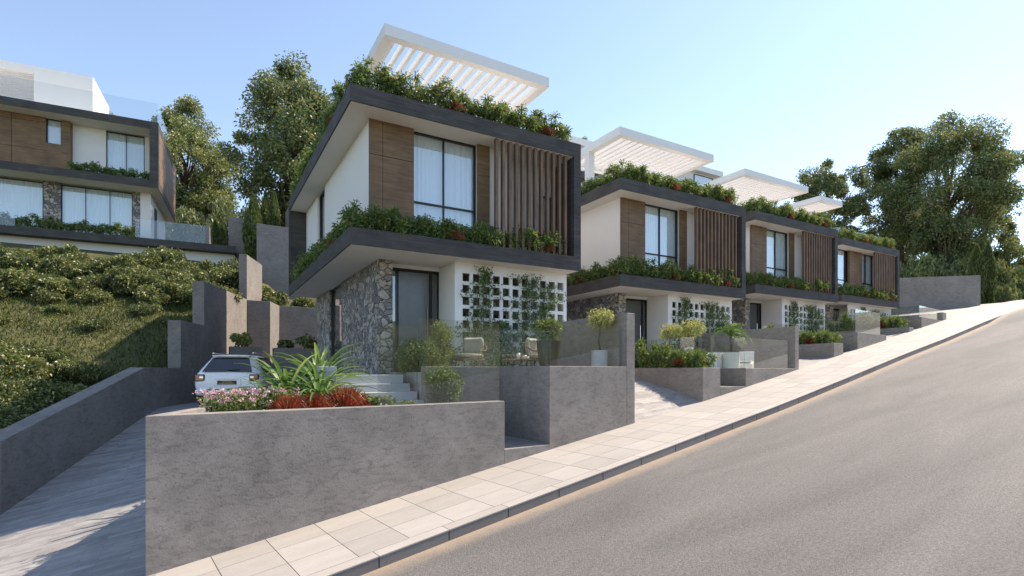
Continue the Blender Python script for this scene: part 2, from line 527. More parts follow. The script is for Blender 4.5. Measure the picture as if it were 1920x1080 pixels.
# ------------------------------------------------------------------ road profile
P0 = (0.12, 8.33)
RDX, RDY = rd
LK = [-40, 0, 12, 16, 20, 25, 30, 35.3, 40, 43.5, 47.8, 51.2, 54, 58, 65, 80, 130]
ZK = [-8.45, -2.516, -0.736, -0.09, 0.57, 1.35, 2.18, 3.02, 3.68, 4.2, 4.78, 5.14, 5.33, 5.42, 5.3, 4.6, 2.0]
def zr(L):
    return float(np.interp(L, LK, ZK))
def rp(L, n, dz=0.0):
    """road frame: L along, n towards the carriageway"""
    return (P0[0] + RDX * L + RDY * n, P0[1] + RDY * L - RDX * n, zr(L) + dz)
def LofXY(x, y):
    return (x - P0[0]) * RDX + (y - P0[1]) * RDY
def NofXY(x, y):
    return (x - P0[0]) * RDY - (y - P0[1]) * RDX
def wallpt(X):
    """point of the pavement's inner edge at world X"""
    return P0[1] + (X - P0[0]) * RDY / RDX
def wz(X):
    return zr(LofXY(X, wallpt(X)))
# road
Ls = list(np.arange(-30, 60, 1.0)) + list(np.arange(60, 131, 5.0))
def kerb_h(L):
    return 0.15 if L < 31 else (0.15 * (33.5 - L) / 2.5 if L < 33.5 else 0.0)
rows = [[rp(L, n, -kerb_h(L) - 0.004) for n in (1.9, 4, 6, 8, 10, 13, 18)] for L in Ls]
structure(MB().quadstrip(rows).build('road', 'asphalt'))
# pavement: joint bed, tiles
structure(MB().quadstrip([[rp(L, n, -0.012) for n in (-0.3, 1.80)] for L in Ls]).build('pavement_bed', 'joint_sand'))
T = MB()
k0 = -12
for i in range(k0, 110):
    for j in range(3):
        L0, L1 = i * 0.69 + 0.005, (i + 1) * 0.69 - 0.005
        n0, n1 = j * 0.6 + 0.004 - (0.1 if j == 0 else 0), (j + 1) * 0.6 - 0.004
        n = len(T.v)
        T.v += [rp(L0, n0), rp(L1, n0), rp(L1, n1), rp(L0, n1)] + [rp(L0, n0, -.02), rp(L1, n0, -.02), rp(L1, n1, -.02), rp(L0, n1, -.02)]
        T.f += [tuple(n + q for q in f) for f in ((0, 3, 2, 1), (0, 1, 5, 4), (1, 2, 6, 5), (2, 3, 7, 6), (3, 0, 4, 7))]
for i in range(-9, 72):  # pale strip added so the kerb top reads sunlit above its dark-painted face
    L0, L1 = i * 1.0 + 0.56 + 0.005, (i + 1) * 1.0 + 0.56 - 0.005
    n = len(T.v)
    T.v += [rp(L0, 1.804), rp(L1, 1.804), rp(L1, 2.004), rp(L0, 2.004)] + [rp(L0, 1.804, -.018), rp(L1, 1.804, -.018), rp(L1, 2.004, -.018), rp(L0, 2.004, -.018)]
    T.f += [tuple(n + q for q in f) for f in ((0, 3, 2, 1), (0, 1, 5, 4), (1, 2, 6, 5), (2, 3, 7, 6), (3, 0, 4, 7))]
structure(T.build('pavement', 'pavement_tile'))
K = MB()
for i in range(-9, 72):
    L0, L1 = i * 1.0 + 0.56 + 0.006, (i + 1) * 1.0 + 0.56 - 0.006
    n = len(K.v)
    for dz in (-0.019, -0.35):
        K.v += [rp(L0, 1.802, dz), rp(L1, 1.802, dz), rp(L1, 2.0, dz), rp(L0, 2.0, dz)]
    K.f += [tuple(n + q for q in f) for f in ((0, 3, 2, 1), (0, 1, 5, 4), (1, 2, 6, 5), (2, 3, 7, 6), (3, 0, 4, 7), (4, 5, 6, 7))]
structure(K.build('kerb', 'kerb_shaded_face', bevel=0.008))

# ------------------------------------------------------------------ terrain
def G(x, y):
    L = LofXY(x, y); n = NofXY(x, y)
    z_road = zr(L)
    if n > 17:
        return z_road - 0.45 + min(7.0, (n - 17) * 0.42)
    if n > -0.2:
        return z_road - 0.45
    lx = x - (-3.4 + (y - 14.14) * 0.365)          # right of the oblique boundary wall
    emb = float(np.interp(y, [8, 14.1, 19.3, 21.8, 23.8, 28.6, 31, 33.5, 35.2, 36.5, 60, 90, 200], [-3.4, -1.95, -0.75, 0.1, 1.3, 3.4, 4.25, 5.1, 5.8, 6.6, 8.0, 10, 14]))
    lot = float(np.interp(x, [2, 4, 10, 12, 19, 21, 30, 32, 45, 60], [-3.6, -2.4, -2.2, -1.6, -1.2, -0.4, 0.0, 0.5, 2.5, 4.0]))
    rear = float(np.interp(y, [30.9, 31.4, 36, 60], [-9, 2.9, 5.6, 8.0])) + max(0, x - 8) * 0.06
    right = max(min(z_road - 0.5, lot), rear)
    if x > 45:
        right = max(right, z_road - 0.35 + max(0, -n - 3) * 0.02)
    if lx < -0.4: return emb
    if lx > 0.2: return right
    t = (lx + 0.4) / 0.6
    return emb * (1 - t) + right * t
xs = np.concatenate([[-400, -200, -100, -60], np.arange(-40, 60, 0.75), [62, 66, 72, 80, 100, 150, 250, 500]])
ys = np.concatenate([[-300, -100, -40, -20], np.arange(-12, 42, 0.75), [45, 50, 60, 80, 120, 200, 400]])
rows = [[(float(x), float(y), G(float(np.clip(x, -200, 130)), float(np.clip(y, -30, 200)))) for x in xs] for y in ys]
structure(MB().quadstrip(rows).build('hillside_ground', 'hill_soil', smooth=True))
# far hills
hm = MB(); rng = np.random.default_rng(5)
rr = []
for k in range(2):
    row = []
    for i in range(60):
        a = R(5 + i * 0.9)        # azimuth right of forward
        D = 600 + k * 60
        xc, yc = D * math.tan(a) if False else D * math.sin(a), D * math.cos(a)
        x, y = cwp(xc, yc)
        row.append((x, y, -30 if k == 0 else 112 + 12 * math.sin(i * 0.7) + rng.normal() * 3))
    rr.append(row)
row = [(p[0] * 1.25, p[1] * 1.25, -30) for p in rr[1]]
rr.append(row)
structure(hm.quadstrip(rr).build('distant_hill', 'hazy_far_forest'))

# driveways (structure)
DW = (0.343, 0.939)
def dwp(xc0, yc0, yc): # along oblique boundary direction in camera coordinates
    return cwp(xc0 - 0.18 * (yc - yc0), yc)
lwall = lambda t: cwp(-8.17 - 0.18 * t, t)
# left ramp
rows = []
for k in range(26):
    s = k / 25
    yy = 0 + s * 24
    # left edge starts at pavement line left of wall, goes along dw
    a = (-5.62 + DW[0] * yy, 7.72 + DW[1] * yy)
    b_ = (-0.50 + DW[0] * yy, 8.18 + DW[1] * yy)
    za = float(np.interp(yy, [0, 6.6, 12.3, 13.5, 24], [wz(-5.62), -2.86, -1.40, -1.15, -1.15]))
    zb = float(np.interp(yy, [0, 10.5, 13.5, 24], [wz(-0.5), -1.30, -1.15, -1.15]))
    rows.append([(a[0] + (b_[0] - a[0]) * t, a[1] + (b_[1] - a[1]) * t, za + (zb - za) * t) for t in (-0.05, 0.25, 0.5, 0.75, 1.0)])
structure(MB().quadstrip(rows).build('driveway', 'driveway_paving'))
structure(MB().prism([(-0.3, 20.8), (4.0, 17.0), (4.0, 31), (3.0, 31)], -1.4, -1.154).build('parking_floor', 'driveway_paving'))
structure(MB().prism([(3.0, 13.0), (4.0, 13.0), (4.0, 17.0), (2.2, 18.8), (1.6, 14.0)], -1.4, -1.158).build('parking_floor', 'driveway_paving'))
def gap_drive(X0, X1, zb0, zb1, Yb, Ye=24):
    rows = []
    for t in np.linspace(0, 1, 9):
        X = X0 + (X1 - X0) * t
        y0 = wallpt(X); zf = wz(X) - 0.002; zb = zb0 + (zb1 - zb0) * t
        rows.append([(X, y0 - 0.0, zf), (X, y0 + (Yb - y0) * 0.5, zf + (zb - zf) * 0.55), (X, Yb, zb), (X, Ye, zb)])
    return structure(MB().quadstrip(rows).build('driveway', 'driveway_paving'))
gap_drive(8.85, 11.6, -0.1, -0.05, 13.0)
gap_drive(16.97, 19.63, 0.42, 0.48, 13.0)
gap_drive(24.6, 27.36, 1.45, 1.52, 14.2)
gap_drive(32.8, 46.0, 2.9, 4.6, 20.0, 30)

# ------------------------------------------------------------------ walls along the street
def wall(label, name='retaining_wall', cat='wall', group='bare concrete garden walls', mat='concrete', bevel=0.008, **parts):
    mb = MB()
    return mb, lambda: tag(mb.build(name, mat, bevel=bevel), label, cat, group)
def seg(mb, p, q, th, zb, zt, side=1):
    """wall between plan points p,q, thickness th to the left of p->q (side=1)"""
    dx, dy = q[0] - p[0], q[1] - p[1]; l = math.hypot(dx, dy)
    nx, ny = -dy / l * th * side, dx / l * th * side
    zb = zb if isinstance(zb, (list, tuple)) else [zb, zb]
    zt = zt if isinstance(zt, (list, tuple)) else [zt, zt]
    pts = [p, q, (q[0] + nx, q[1] + ny), (p[0] + nx, p[1] + ny)]
    mb.prism(pts, [zb[0], zb[1], zb[1], zb[0]], [zt[0], zt[1], zt[1], zt[0]])
def W_(X): return (X, wallpt(X))
Z0 = -4.0
TH = 0.25
# low front wall of the first plot with its return along the driveway
mb, fin = wall('long low grey concrete wall in the foreground holding the flower bed, pavement at its foot', name='front_wall')
nx, ny = -RDY, RDX
ret = (-0.61 + DW[0] * 9.2, 8.24 + DW[1] * 9.2)
mb.prism([W_(-0.61), W_(5.05), (5.05 + nx * TH, wallpt(5.05) + ny * TH), (-0.61 + 0.28 + nx * TH, wallpt(-0.61) + 0.03 + ny * TH), (ret[0] + 0.25, ret[1]), ret], Z0, -0.57)
fin()
# pedestrian gap sill
mb = MB(); seg(mb, W_(5.05), W_(6.19), 1.2, Z0, -1.50)
tag(mb.build('entry_sill', 'concrete', bevel=0.006), 'low concrete threshold in the gap between the two front walls', 'threshold')
# terrace wall H1
mb, fin = wall('tall smooth grey concrete terrace wall right of the entry gap, first house', name='terrace_wall')
a6 = W_(6.19)
mb.prism([(6.19, a6[1]), W_(8.55), (8.55 - 0.02, wallpt(8.55) + TH), (6.44, a6[1] + TH), (6.44, 11.45), (4.30, 11.45), (4.30, 11.2), (6.19, 11.2)], Z0, 0.11)
fin()
# fin H1
mb, fin = wall('tall concrete dividing wall standing at the right end of the first terrace', name='dividing_wall', group='dividing walls at the terrace ends')
mb.prism([W_(8.552), W_(8.83), (8.83, 12.9), (8.552, 12.9)], Z0, 1.36)
fin()
# H2
mb, fin = wall('low concrete planter wall beside the first sunny driveway, second house', name='planter_wall', group='low planter walls beside the driveways')
mb.prism([W_(11.57), W_(12.40), (12.40, 10.6), (12.15, 10.6), (12.15, wallpt(12.15) + TH), (11.80, wallpt(11.8) + TH), (11.82, 13.9), (11.57, 13.9)], Z0, 0.10)
fin()
mb = MB(); seg(mb, W_(12.402), W_(13.708), 0.9, Z0, -0.43)
tag(mb.build('entry_sill', 'concrete', bevel=0.006), 'low concrete threshold in the wall gap of the second house', 'threshold')
mb, fin = wall('low concrete terrace wall of the second house under a glass panel', name='terrace_wall')
mb.prism([W_(13.71), W_(16.71), (16.71, wallpt(16.71) + TH), (13.96, wallpt(13.96) + TH), (13.96, 11.2), (12.42, 11.2), (12.42, 10.95), (13.71, 10.95)], Z0, 0.095)
fin()
mb, fin = wall('tall concrete dividing wall standing at the right end of the second terrace', name='dividing_wall', group='dividing walls at the terrace ends')
mb.prism([W_(16.712), W_(16.96), (16.96, 14.3), (16.712, 14.3)], Z0, 1.47)
fin()
# H3
mb, fin = wall('low concrete planter wall beside the second driveway, third house', name='planter_wall', group='low planter walls beside the driveways')
mb.prism([W_(19.62), W_(20.39), (20.39, 11.5), (20.14, 11.5), (20.14, wallpt(20.14) + TH), (19.87, wallpt(19.87) + TH), (19.87, 15.0), (19.62, 15.0)], Z0, 1.02)
fin()
mb = MB(); seg(mb, W_(20.392), W_(21.688), 0.9, Z0, 0.64)
tag(mb.build('entry_sill', 'concrete', bevel=0.006), 'low concrete threshold in the wall gap of the third house', 'threshold')
mb, fin = wall('concrete terrace wall block of the third house with yellow bush behind it', name='terrace_wall')
mb.prism([W_(21.69), W_(24.62), (24.62, wallpt(24.62) + TH), (21.94, wallpt(21.94) + TH), (21.94, 12.2), (21.69, 12.2)], Z0, 1.50)
fin()
# H4
mb, fin = wall('low concrete planter wall beside the third driveway, farthest house', name='planter_wall', group='low planter walls beside the driveways')
mb.prism([W_(27.35), W_(27.91), (27.91, 12.6), (27.66, 12.6), (27.6, wallpt(27.6) + TH), (27.6, 16.9), (27.35, 16.9)], Z0, 1.98)
fin()
mb, fin = wall('concrete terrace wall of the farthest house under a glass panel', name='terrace_wall')
mb.prism([W_(28.99), W_(32.2), (32.2, wallpt(32.2) + TH), (29.24, wallpt(29.24) + TH), (29.24, 14.0), (28.99, 14.0)], Z0, 2.54)
fin()
mb, fin = wall('short concrete post ending the last glass panel up the street', name='wall_post', cat='post', group='dividing walls at the terrace ends')
mb.prism([W_(32.202), W_(32.75), (32.75, 15.5), (32.5, 15.5), (32.5, wallpt(32.5) + .25), (32.2, wallpt(32.2) + .25)], Z0, 2.97)
fin()
# far wall up the street
mb, fin = wall('big blank concrete wall at the top of the street beyond the last house', name='boundary_wall')
e = (44.2, 14.75); q = (e[0] - 0.736 * 8.5, e[1] + 0.677 * 8.5)
mb.prism([e, (e[0] + 0.18, e[1] + 0.2), (q[0] + 0.18, q[1] + 0.2), q], 1.0, 6.3)
mb.prism([(e[0] - .02, e[1] + .02), q, (q[0] - 0.35, q[1] - 0.38), (e[0] - 0.37, e[1] - .36)], 1.0, 4.22)
fin()
# oblique boundary walls by the car
def obl(label, t0, t1, zb, zt, th=0.42):
    mb, fin = wall(label, name='boundary_wall', group='stepped concrete walls left of the car', mat='concrete_rear')
    p, q = lwall(t0), lwall(t1)
    seg(mb, p, q, th, zb, zt, 1)
    return fin()
mbp = MB(); p, q = lwall(10.5), lwall(16.1); seg(mbp, p, q, 0.42, Z0, [-1.376, 0.12]); p2 = lwall(18.55); seg(mbp, lwall(16.102), p2, 0.42, Z0, [0.12, 0.12])
tag(mbp.build('boundary_wall', 'concrete_rear', bevel=0.008), 'long sloping concrete wall running down the left side of the driveway', 'wall', 'stepped concrete walls left of the car')
obl('lowest step of the stepped concrete wall left of the white car', 18.552, 20.6, Z0, 1.775)
obl('middle step of the stepped concrete wall, half in sun, behind the white car', 20.602, 25.8, Z0, 3.48)
obl('topmost thin slab of the stepped concrete wall, sunlit face', 25.802, 28.35, Z0, 5.65, 0.36)
mb, fin = wall('zigzag concrete retaining wall with a sunlit facet behind the parked car', name='retaining_wall', mat='concrete_rear', group='stepped concrete walls left of the car')
p3 = lwall(25.79); z1 = (2.97, 28.74); z2 = (3.58, 30.4)
mb.prism([(p3[0] + .02, p3[1]), z1, z2, (9.5, 30.4), (9.5, 30.7), (z2[0] - .22, 30.7), (z1[0] - .25, z1[1] + .3), (p3[0] + .02, p3[1] + .3)], -2, 3.45)
fin()
# walls high behind
mb, fin = wall('grey concrete slab wall beside the cypress at the end of the upper terrace', name='retaining_wall', mat='concrete_rear', group='high concrete slabs between the plots')
x0, y0 = cwp(-17.52, 33.0)
seg(mb, (x0, y0), (x0 + 2.6, y0), 0.35, 5, 9.55); fin()
mb, fin = wall('tall grey concrete slab wall rising left of the first house', name='retaining_wall', mat='concrete_rear', group='high concrete slabs between the plots')
x0, y0 = cwp((482 - 960) / 1000.9 * 30.5, 30.5)
mb.prism([(x0, y0), (x0 + 2.0, y0), (x0 + 2.0, y0 + .4), (x0, y0 + .4)], 1, 8.45)
x0b, _ = cwp((530 - 960) / 1000.9 * 31.25, 31.25)
mb.prism([(x0 + 1.82, y0 - .003), (x0 + 2.35, y0 - .003), (x0 + 2.35, y0 + 2.6), (x0 + 1.82, y0 + 2.6)], 1, 10.0)
fin()
# unseen blocker wall added to keep the sun off the stepped wall's near part
mb, fin = wall('unseen wall added behind the first house to shade the stepped wall', name='sun_blocker_wall', mat='concrete_rear', group='high concrete slabs between the plots')
mb.box(4.65, 4.9, 22.36, 26.2, -2, 9.0); fin()
# planter boxes behind the car
def planter_box(label, x, y, w_, d_, z0, z1, rz=0):
    mb = MB(); mb.box(0, w_, 0, .08, z0, z1).box(0, w_, d_ - .08, d_, z0, z1).box(0, .08, .08, d_ - .08, z0, z1).box(w_ - .08, w_, .08, d_ - .08, z0, z1)
    r = empty('planter_box', label, 'planter', (x, y, 0), rz, 'concrete planter boxes by the parking place')
    mb.build('box', 'concrete_rear', r); MB().box(.08, w_ - .08, .08, d_ - .08, z0, z1 - .08).build('soil', 'soil', r)
    return r
px_, py_ = cwp((430.5 - 960) / 1000.9 * 22.0, 22.0)
planter_box('dark concrete planter box just above the roof of the white car', px_, py_, 1.25, .8, -1.15, 1.03)
px2, py2 = cwp((515 - 960) / 1000.9 * 21.5, 21.5)
planter_box('concrete planter box in front of the stone side wall', px2, py2, 1.9, .8, -1.15, .95)
# soil of flower bed, entry path, stairs, terrace floors
structure(MB().prism([(0.0, 9.9 - .9), (5.0, 9.2), (4.1, 10.6), (2.6, 12.9), (2.0, 13.4), (1.05, 12.0)], -1.5, -0.80).build('flower_bed_soil', 'soil'))
structure(MB().prism([(5.05, 9.25), (6.19, 9.4), (6.19, 11.2), (4.3, 11.2), (4.3, 10.4)], -2.5, -1.502).build('entry_path', 'driveway_paving'))
r = empty('garden_steps', 'flight of pale stone steps climbing to the first front door', 'steps', (2.4, 10.9, 0))
for k in range(5):
    MB().box(0.0 - 0.0, 1.95 - 0.06 * k, 0.30 * k, 2.2, -1.0 + 0.18 * k - (0.3 if k == 0 else 0), -0.82 + 0.18 * k + (0 if k < 4 else .02)).build('step', 'step_stone', r, bevel=0.006)
MB().box(-.35, -.001, 0.30, 2.2, -1.2, 0.10).build('landing', 'step_stone', r, bevel=0.006)
def floor(pts, zt, zb=-3): structure(MB().prism(pts, zb, zt).build('terrace_floor', 'driveway_paving'))
floor([(4.3, 11.45), (6.44, 11.45), (6.44, 9.35), (8.55, 9.6), (8.55, 22), (4.3, 22)], -0.02)
floor([(11.83, 10.1), (12.15, 10.2), (12.42, 11.2), (13.96, 11.2), (13.96, 10.3), (16.7, 10.62), (16.7, 20), (11.83, 20)], -0.02)
floor([(19.88, 11.1), (21.9, 11.6), (24.6, 11.7), (24.6, 22), (19.88, 22)], 0.56)
floor([(27.61, 12.2), (32.4, 12.7), (32.4, 24), (27.61, 24)], 1.10)
floor([(33, 18), (44, 18), (44, 27), (33, 27)], 1.0)

# ------------------------------------------------------------------ house parts
def wavy(mb, x0, x1, y, z0, z1, amp=0.035, wl=0.16, seed=0):
    rng = random.Random(seed)
    n = max(8, int((x1 - x0) / 0.02)); ph = 0; row0 = []; row1 = []
    for i in range(n + 1):
        t = i / n; ph += 2 * PI * ((x1 - x0) / n) / wl * (0.6 + 0.8 * abs(math.sin(i * 0.037 + seed)))
        yy = y + amp * math.sin(ph) * (0.6 + 0.4 * math.sin(i * 0.11 + seed))
        row0.append((x0 + (x1 - x0) * t, yy, z0)); row1.append((x0 + (x1 - x0) * t, yy, z1))
    mb.quadstrip([row0, row1])
def window(parent, x0, x1, y, z0, z1, mull=(), trans=(), curtain=True, name='window', seed=0, f=0.038, dep=0.10):
    """window in XZ plane facing -y; y = outer face of frame"""
    o = MB().box(x0, x1, y + .01, y + dep, z0, z0 + f).box(x0, x1, y + .01, y + dep, z1 - f, z1).box(x0, x0 + f, y + .012, y + dep - .002, z0 + f, z1 - f).box(x1 - f, x1, y + .012, y + dep - .002, z0 + f, z1 - f)
    for m_ in mull: o.box(m_ - .014, m_ + .014, y + .014, y + dep - .004, z0 + f, z1 - f)
    for t in trans: o.box(x0 + f, x1 - f, y + .018, y + dep - .008, t - .022, t + .022)
    w_ = o.build(name, 'dark_metal', parent)
    MB().box(x0 + f * .6, x1 - f * .6, y + dep * .5, y + dep * .5 + .008, z0 + f * .6, z1 - f * .6).build('pane', 'window_glass', w_)
    if curtain:
        c = MB(); wavy(c, x0 + .02, x1 - .02, y + dep + .035, z0 + .02, z1 - .01, amp=.022, seed=seed)
        c.build('curtain', 'curtain', w_, smooth=True)
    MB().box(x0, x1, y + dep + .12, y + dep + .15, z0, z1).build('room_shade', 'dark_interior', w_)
    return w_
def side_window(parent, x, y0, y1, z0, z1, seed=0, mull=()):
    """window facing -x"""
    f = .05
    o = MB().box(x, x + .1, y0, y1, z0, z0 + f).box(x, x + .1, y0, y1, z1 - f, z1).box(x + .002, x + .098, y0, y0 + f, z0 + f, z1 - f).box(x + .002, x + .098, y1 - f, y1, z0 + f, z1 - f)
    w_ = o.build('window', 'dark_metal', parent)
    MB().box(x + .05, x + .058, y0 + .03, y1 - .03, z0 + .03, z1 - .03).build('pane', 'window_glass', w_)
    c = MB(); wavy(c, y0 + .03, y1 - .03, 0, z0 + .02, z1 - .02, seed=seed)
    c.v = [(x + .2 + p[1], p[0], p[2]) for p in c.v]
    c.build('curtain', 'curtain', w_, smooth=True)
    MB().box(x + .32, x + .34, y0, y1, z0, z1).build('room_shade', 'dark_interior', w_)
    return w_
def ring(mb, x0, x1, y0, y1, z0, z1, t):
    mb.box(x0, x1, y0, y0 + t, z0, z1).box(x0, x1, y1 - t, y1, z0, z1).box(x0, x0 + t, y0 + t, y1 - t, z0, z1).box(x1 - t, x1, y0 + t, y1 - t, z0, z1)
def perforated(mb, x0, x1, y0, y1, z0, z1, hx, hz):
    """wall x0..x1, z0..z1 with rectangular holes hx (list of (a,b)) by hz"""
    xsl = sorted({x0, x1, *[v for h in hx for v in h]}); zsl = sorted({z0, z1, *[v for h in hz for v in h]})
    def solid_(i, k):
        if i < 0 or k < 0 or i >= len(xsl) - 1 or k >= len(zsl) - 1: return False
        xm = (xsl[i] + xsl[i + 1]) / 2; zm = (zsl[k] + zsl[k + 1]) / 2
        return not (any(a < xm < b for a, b in hx) and any(a < zm < b for a, b in hz))
    def q(*p):
        n = len(mb.v); mb.v += p; mb.f.append((n, n + 1, n + 2, n + 3))
    for i in range(len(xsl) - 1):
        for k in range(len(zsl) - 1):
            if not solid_(i, k): continue
            a, b_, c, d_ = xsl[i], xsl[i + 1], zsl[k], zsl[k + 1]
            q((a, y0, c), (b_, y0, c), (b_, y0, d_), (a, y0, d_)); q((a, y1, c), (a, y1, d_), (b_, y1, d_), (b_, y1, c))
            if not solid_(i - 1, k): q((a, y0, c), (a, y0, d_), (a, y1, d_), (a, y1, c))
            if not solid_(i + 1, k): q((b_, y0, c), (b_, y1, c), (b_, y1, d_), (b_, y0, d_))
            if not solid_(i, k - 1): q((a, y0, c), (a, y1, c), (b_, y1, c), (b_, y0, c))
            if not solid_(i, k + 1): q((a, y0, d_), (b_, y0, d_), (b_, y1, d_), (a, y1, d_))
HW, HD = 6.637, 9.889
def row_house(label, loc, last=False):
    r = empty('town_house', label, 'house', loc, 0, 'row of matching modern houses')
    ZB, ZT = 2.93, 6.63
    m = MB(); ring(m, 0, HW, 0, HD, ZB, ZB + .40, .035); m.build('lower_fascia', 'dark_board_concrete', r)
    m = MB(); ring(m, 0, HW, 0, HD, ZT - .40, ZT, .035); m.build('roof_fascia', 'dark_board_concrete', r)
    MB().box(.036, HW - .036, .036, HD - .036, ZB + .003, ZB + .27).build('soffit', 'soffit_paint', r)
    MB().box(.036, HW - .036, .036, HD - .036, ZT - .397, ZT - .15).build('roof', 'soffit_paint', r)
    MB().box(HW - .24, HW, 0.0, 1.5, ZB + .401, ZT - .401).build('end_wall', 'dark_board_concrete', r)
    MB().box(HW - .24, HW, HD - .5, HD, ZB + .401, ZT - .401).build('end_wall', 'dark_board_concrete', r)
    MB().box(0, .78, HD - .16, HD, ZB + .401, ZT - .401).build('rear_fin', 'dark_board_concrete', r)
    MB().box(.05, .60, .05, HD - .2, ZB + .271, ZB + .36).box(.60, HW - .26, .05, .64, ZB + .271, ZB + .36).build('planter_soil', 'soil', r)
    MB().box(.05, .62, .05, HD - .2, ZT - .149, ZT - .03).box(.62, HW - .06, .05, .62, ZT - .149, ZT - .03).build('planter_soil', 'soil', r)
    z0, z1 = ZB + .271, ZT - .398
    # upper walls
    m = MB()
    m.box(.63, HW - .02, 1.9, 5.40, z0, z1)                 # main volume
    if not last: m.box(.63, 1.70, .74, 1.899, z0, z1)
    else: m.box(1.95, 3.42, .74, 1.899, z0, z1)
    m.box(.85, HW - .02, 5.401, 7.9, z0, z1); m.box(.63, HW - .02, 7.901, HD - .17, z0, z1)
    m.box(.63, .849, 7.42, 7.90, z0, z1); m.box(.63, .849, 5.402, 6.16, z0, z1)
    if not last:
        m.box(3.62, 4.60, .71, 1.898, z0, z1)
    else:
        m.box(4.98, HW - .25, .71, 1.898, z0, z1)
    m.build('upper_wall', 'white_plaster', r)
    side_window(r, .70, 6.17, 7.40, z0, z1 - .002, 3)
    # wood cladding + windows
    wd = MB()
    def panel(xa, xb, za, zb): wd.box(xa, xb, .65, .70, za, zb)
    if not last:
        for xa, xb in ((.62, .955), (.965, 1.77)):
            panel(xa, xb, 5.375, z1); panel(xa, xb, z0, 5.362)
        wd.box(1.70, 1.77, .701, .95, z0, z1)
        wd.build('wood_cladding', 'wood', r)
        MB().box(3.60, 3.97, .65, .708, 5.375, z1).box(3.60, 3.97, .65, .708, z0, 5.362).box(3.605, 3.965, .66, .709, 5.362, 5.375).build('wood_cladding', 'wood', r)
        window(r, 1.772, 3.60, .78, z0, z1, (2.66,), (4.41,), seed=1)
        # recess behind the louvers
        MB().box(4.601, HW - .245, 1.15, 1.898, z0, z1).build('upper_wall', 'white_plaster', r)
        MB().box(4.72, 4.79, 1.13, 1.149, 4.1, 5.5).build('slit_window', 'dark_metal', r)
        window(r, 5.92, 6.34, .99, 4.2, 5.3, (), (), seed=7)
    else:
        for xa, xb in ((2.02, 2.60), (2.61, 3.42)):
            panel(xa, xb, 5.0, z1); panel(xa, xb, z0, 4.99)
        wd.box(1.95, 2.02, .701, .95, z0, z1)
        wd.build('wood_cladding', 'wood', r)
        window(r, .64, 1.94, .78, z0, z1, (), (4.41,), seed=1)
        window(r, 3.43, 4.97, .78, z0, z1, (4.15,), (4.41,), seed=2)
        MB().box(.1, .64, .72, 1.8, z0, z1).build('upper_wall', 'white_plaster', r)
    for k in range(12):
        x = 3.86 + k * 0.2055
        MB().box(x, x + .075, .08, .20, ZB + .30, ZT - .398).build('louver', 'wood_louver', r)
    # ground floor
    z0 = -1.6; z1 = ZB + .002
    m = MB(); m.box(1.72, HW - .1, 2.3, HD - .1, z0, z1)
    m.box(2.90, 2.96, .661, 1.72, z0, z1); m.box(1.30, 1.719, 1.9, HD - .1, z0, z1); m.box(HW - .16, HW - .1, .661, 2.298, z0, z1)
    m.box(1.42, 3.0, 1.70, 1.86, 2.83, z1)
    m.build('ground_wall', 'white_plaster', r)
    m = MB(); m.box(1.05, 1.41, 1.28, 1.899, z0, z1); m.box(1.05, 1.299, 1.9, 5.6, z0, z1); m.box(1.05, 1.299, 7.42, HD - .08, z0, z1); m.box(1.24, 1.299, 5.6, 7.42, z0, z1)
    m.build('stone_wall', 'stone', r)
    side_window(r, 1.10, 5.62, 7.40, -.0, z1 - .002, 5)
    # entrance
    dr = MB().box(1.412, 3.0, 1.72, 1.84, 2.76, 2.829).box(1.412, 1.45, 1.722, 1.838, 0, 2.76).box(1.66, 1.72, 1.722, 1.838, 0, 2.76).box(2.62, 2.70, 1.722, 1.838, 0, 2.76).box(2.955, 2.999, 1.722, 1.838, 0, 2.76).build('entrance', 'dark_metal', r)
    MB().box(1.722, 2.618, 1.75, 1.80, .02, 2.755).build('door', 'door_panel', dr, bevel=.004)
    MB().tube([(2.54, 1.70, .6), (2.54, 1.70, 1.8)], .014).build('handle', 'chrome', dr)
    MB().box(1.45, 1.66, 1.78, 1.788, .02, 2.755).box(2.70, 2.955, 1.78, 1.788, .02, 2.755).build('sidelight', 'window_glass', dr)
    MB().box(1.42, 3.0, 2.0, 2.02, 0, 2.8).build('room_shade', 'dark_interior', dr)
    # perforated trellis wall
    m = MB()
    if not last: hx = [(3.12 + i * .311, 3.335 + i * .311) for i in range(11)]; tx0, tx1 = 2.90, 6.56
    else: hx = [(2.02 + i * .335, 2.23 + i * .335) for i in range(14)]; tx0, tx1 = 1.75, 6.90
    hz = [(2.43 - i * .318, 2.65 - i * .318) for i in range(6)]
    perforated(m, tx0, tx1, .60, .66, -.02, z1, hx, sorted(hz))
    m.build('trellis_wall', 'white_paint', r)
    MB().box(3.02, HW - .3, 2.22, 2.29, .0, z1 - .01).build('patio_back_wall', 'concrete_rear', r)
    MB().box(3.9, 5.6, 2.16, 2.215, .9, 1.75).build('patio_window', 'car_glass', r)
    # roof pergola
    pz = 2.93 + 6.0
    gx0, gx1, gy0, gy1, ns_ = (1.25, 6.5, 1.45, 5.0, 15) if not last else (-.55, 1.80, .95, 3.6, 6)
    m = MB(); ring(m, gx0, gx1, gy0, gy1, pz, pz + .30, .24)
    p_ = m.build('pergola', 'white_paint', r)
    for k in range(ns_):
        x = gx0 + .30 + k * .31
        MB().box(x, x + .085, gy0 + .24, gy1 - .24, pz + .06, pz + .24).build('slat', 'white_paint', p_)
    for px_, py_ in (((1.26, 3.3), (6.20, 4.7), (1.26, 4.7)) if not last else ((1.2, 2.6), (.1, 3.3))):
        MB().box(px_, px_ + .28, py_, py_ + .28, ZT - .15, pz + .001).build('post', 'white_paint', p_)
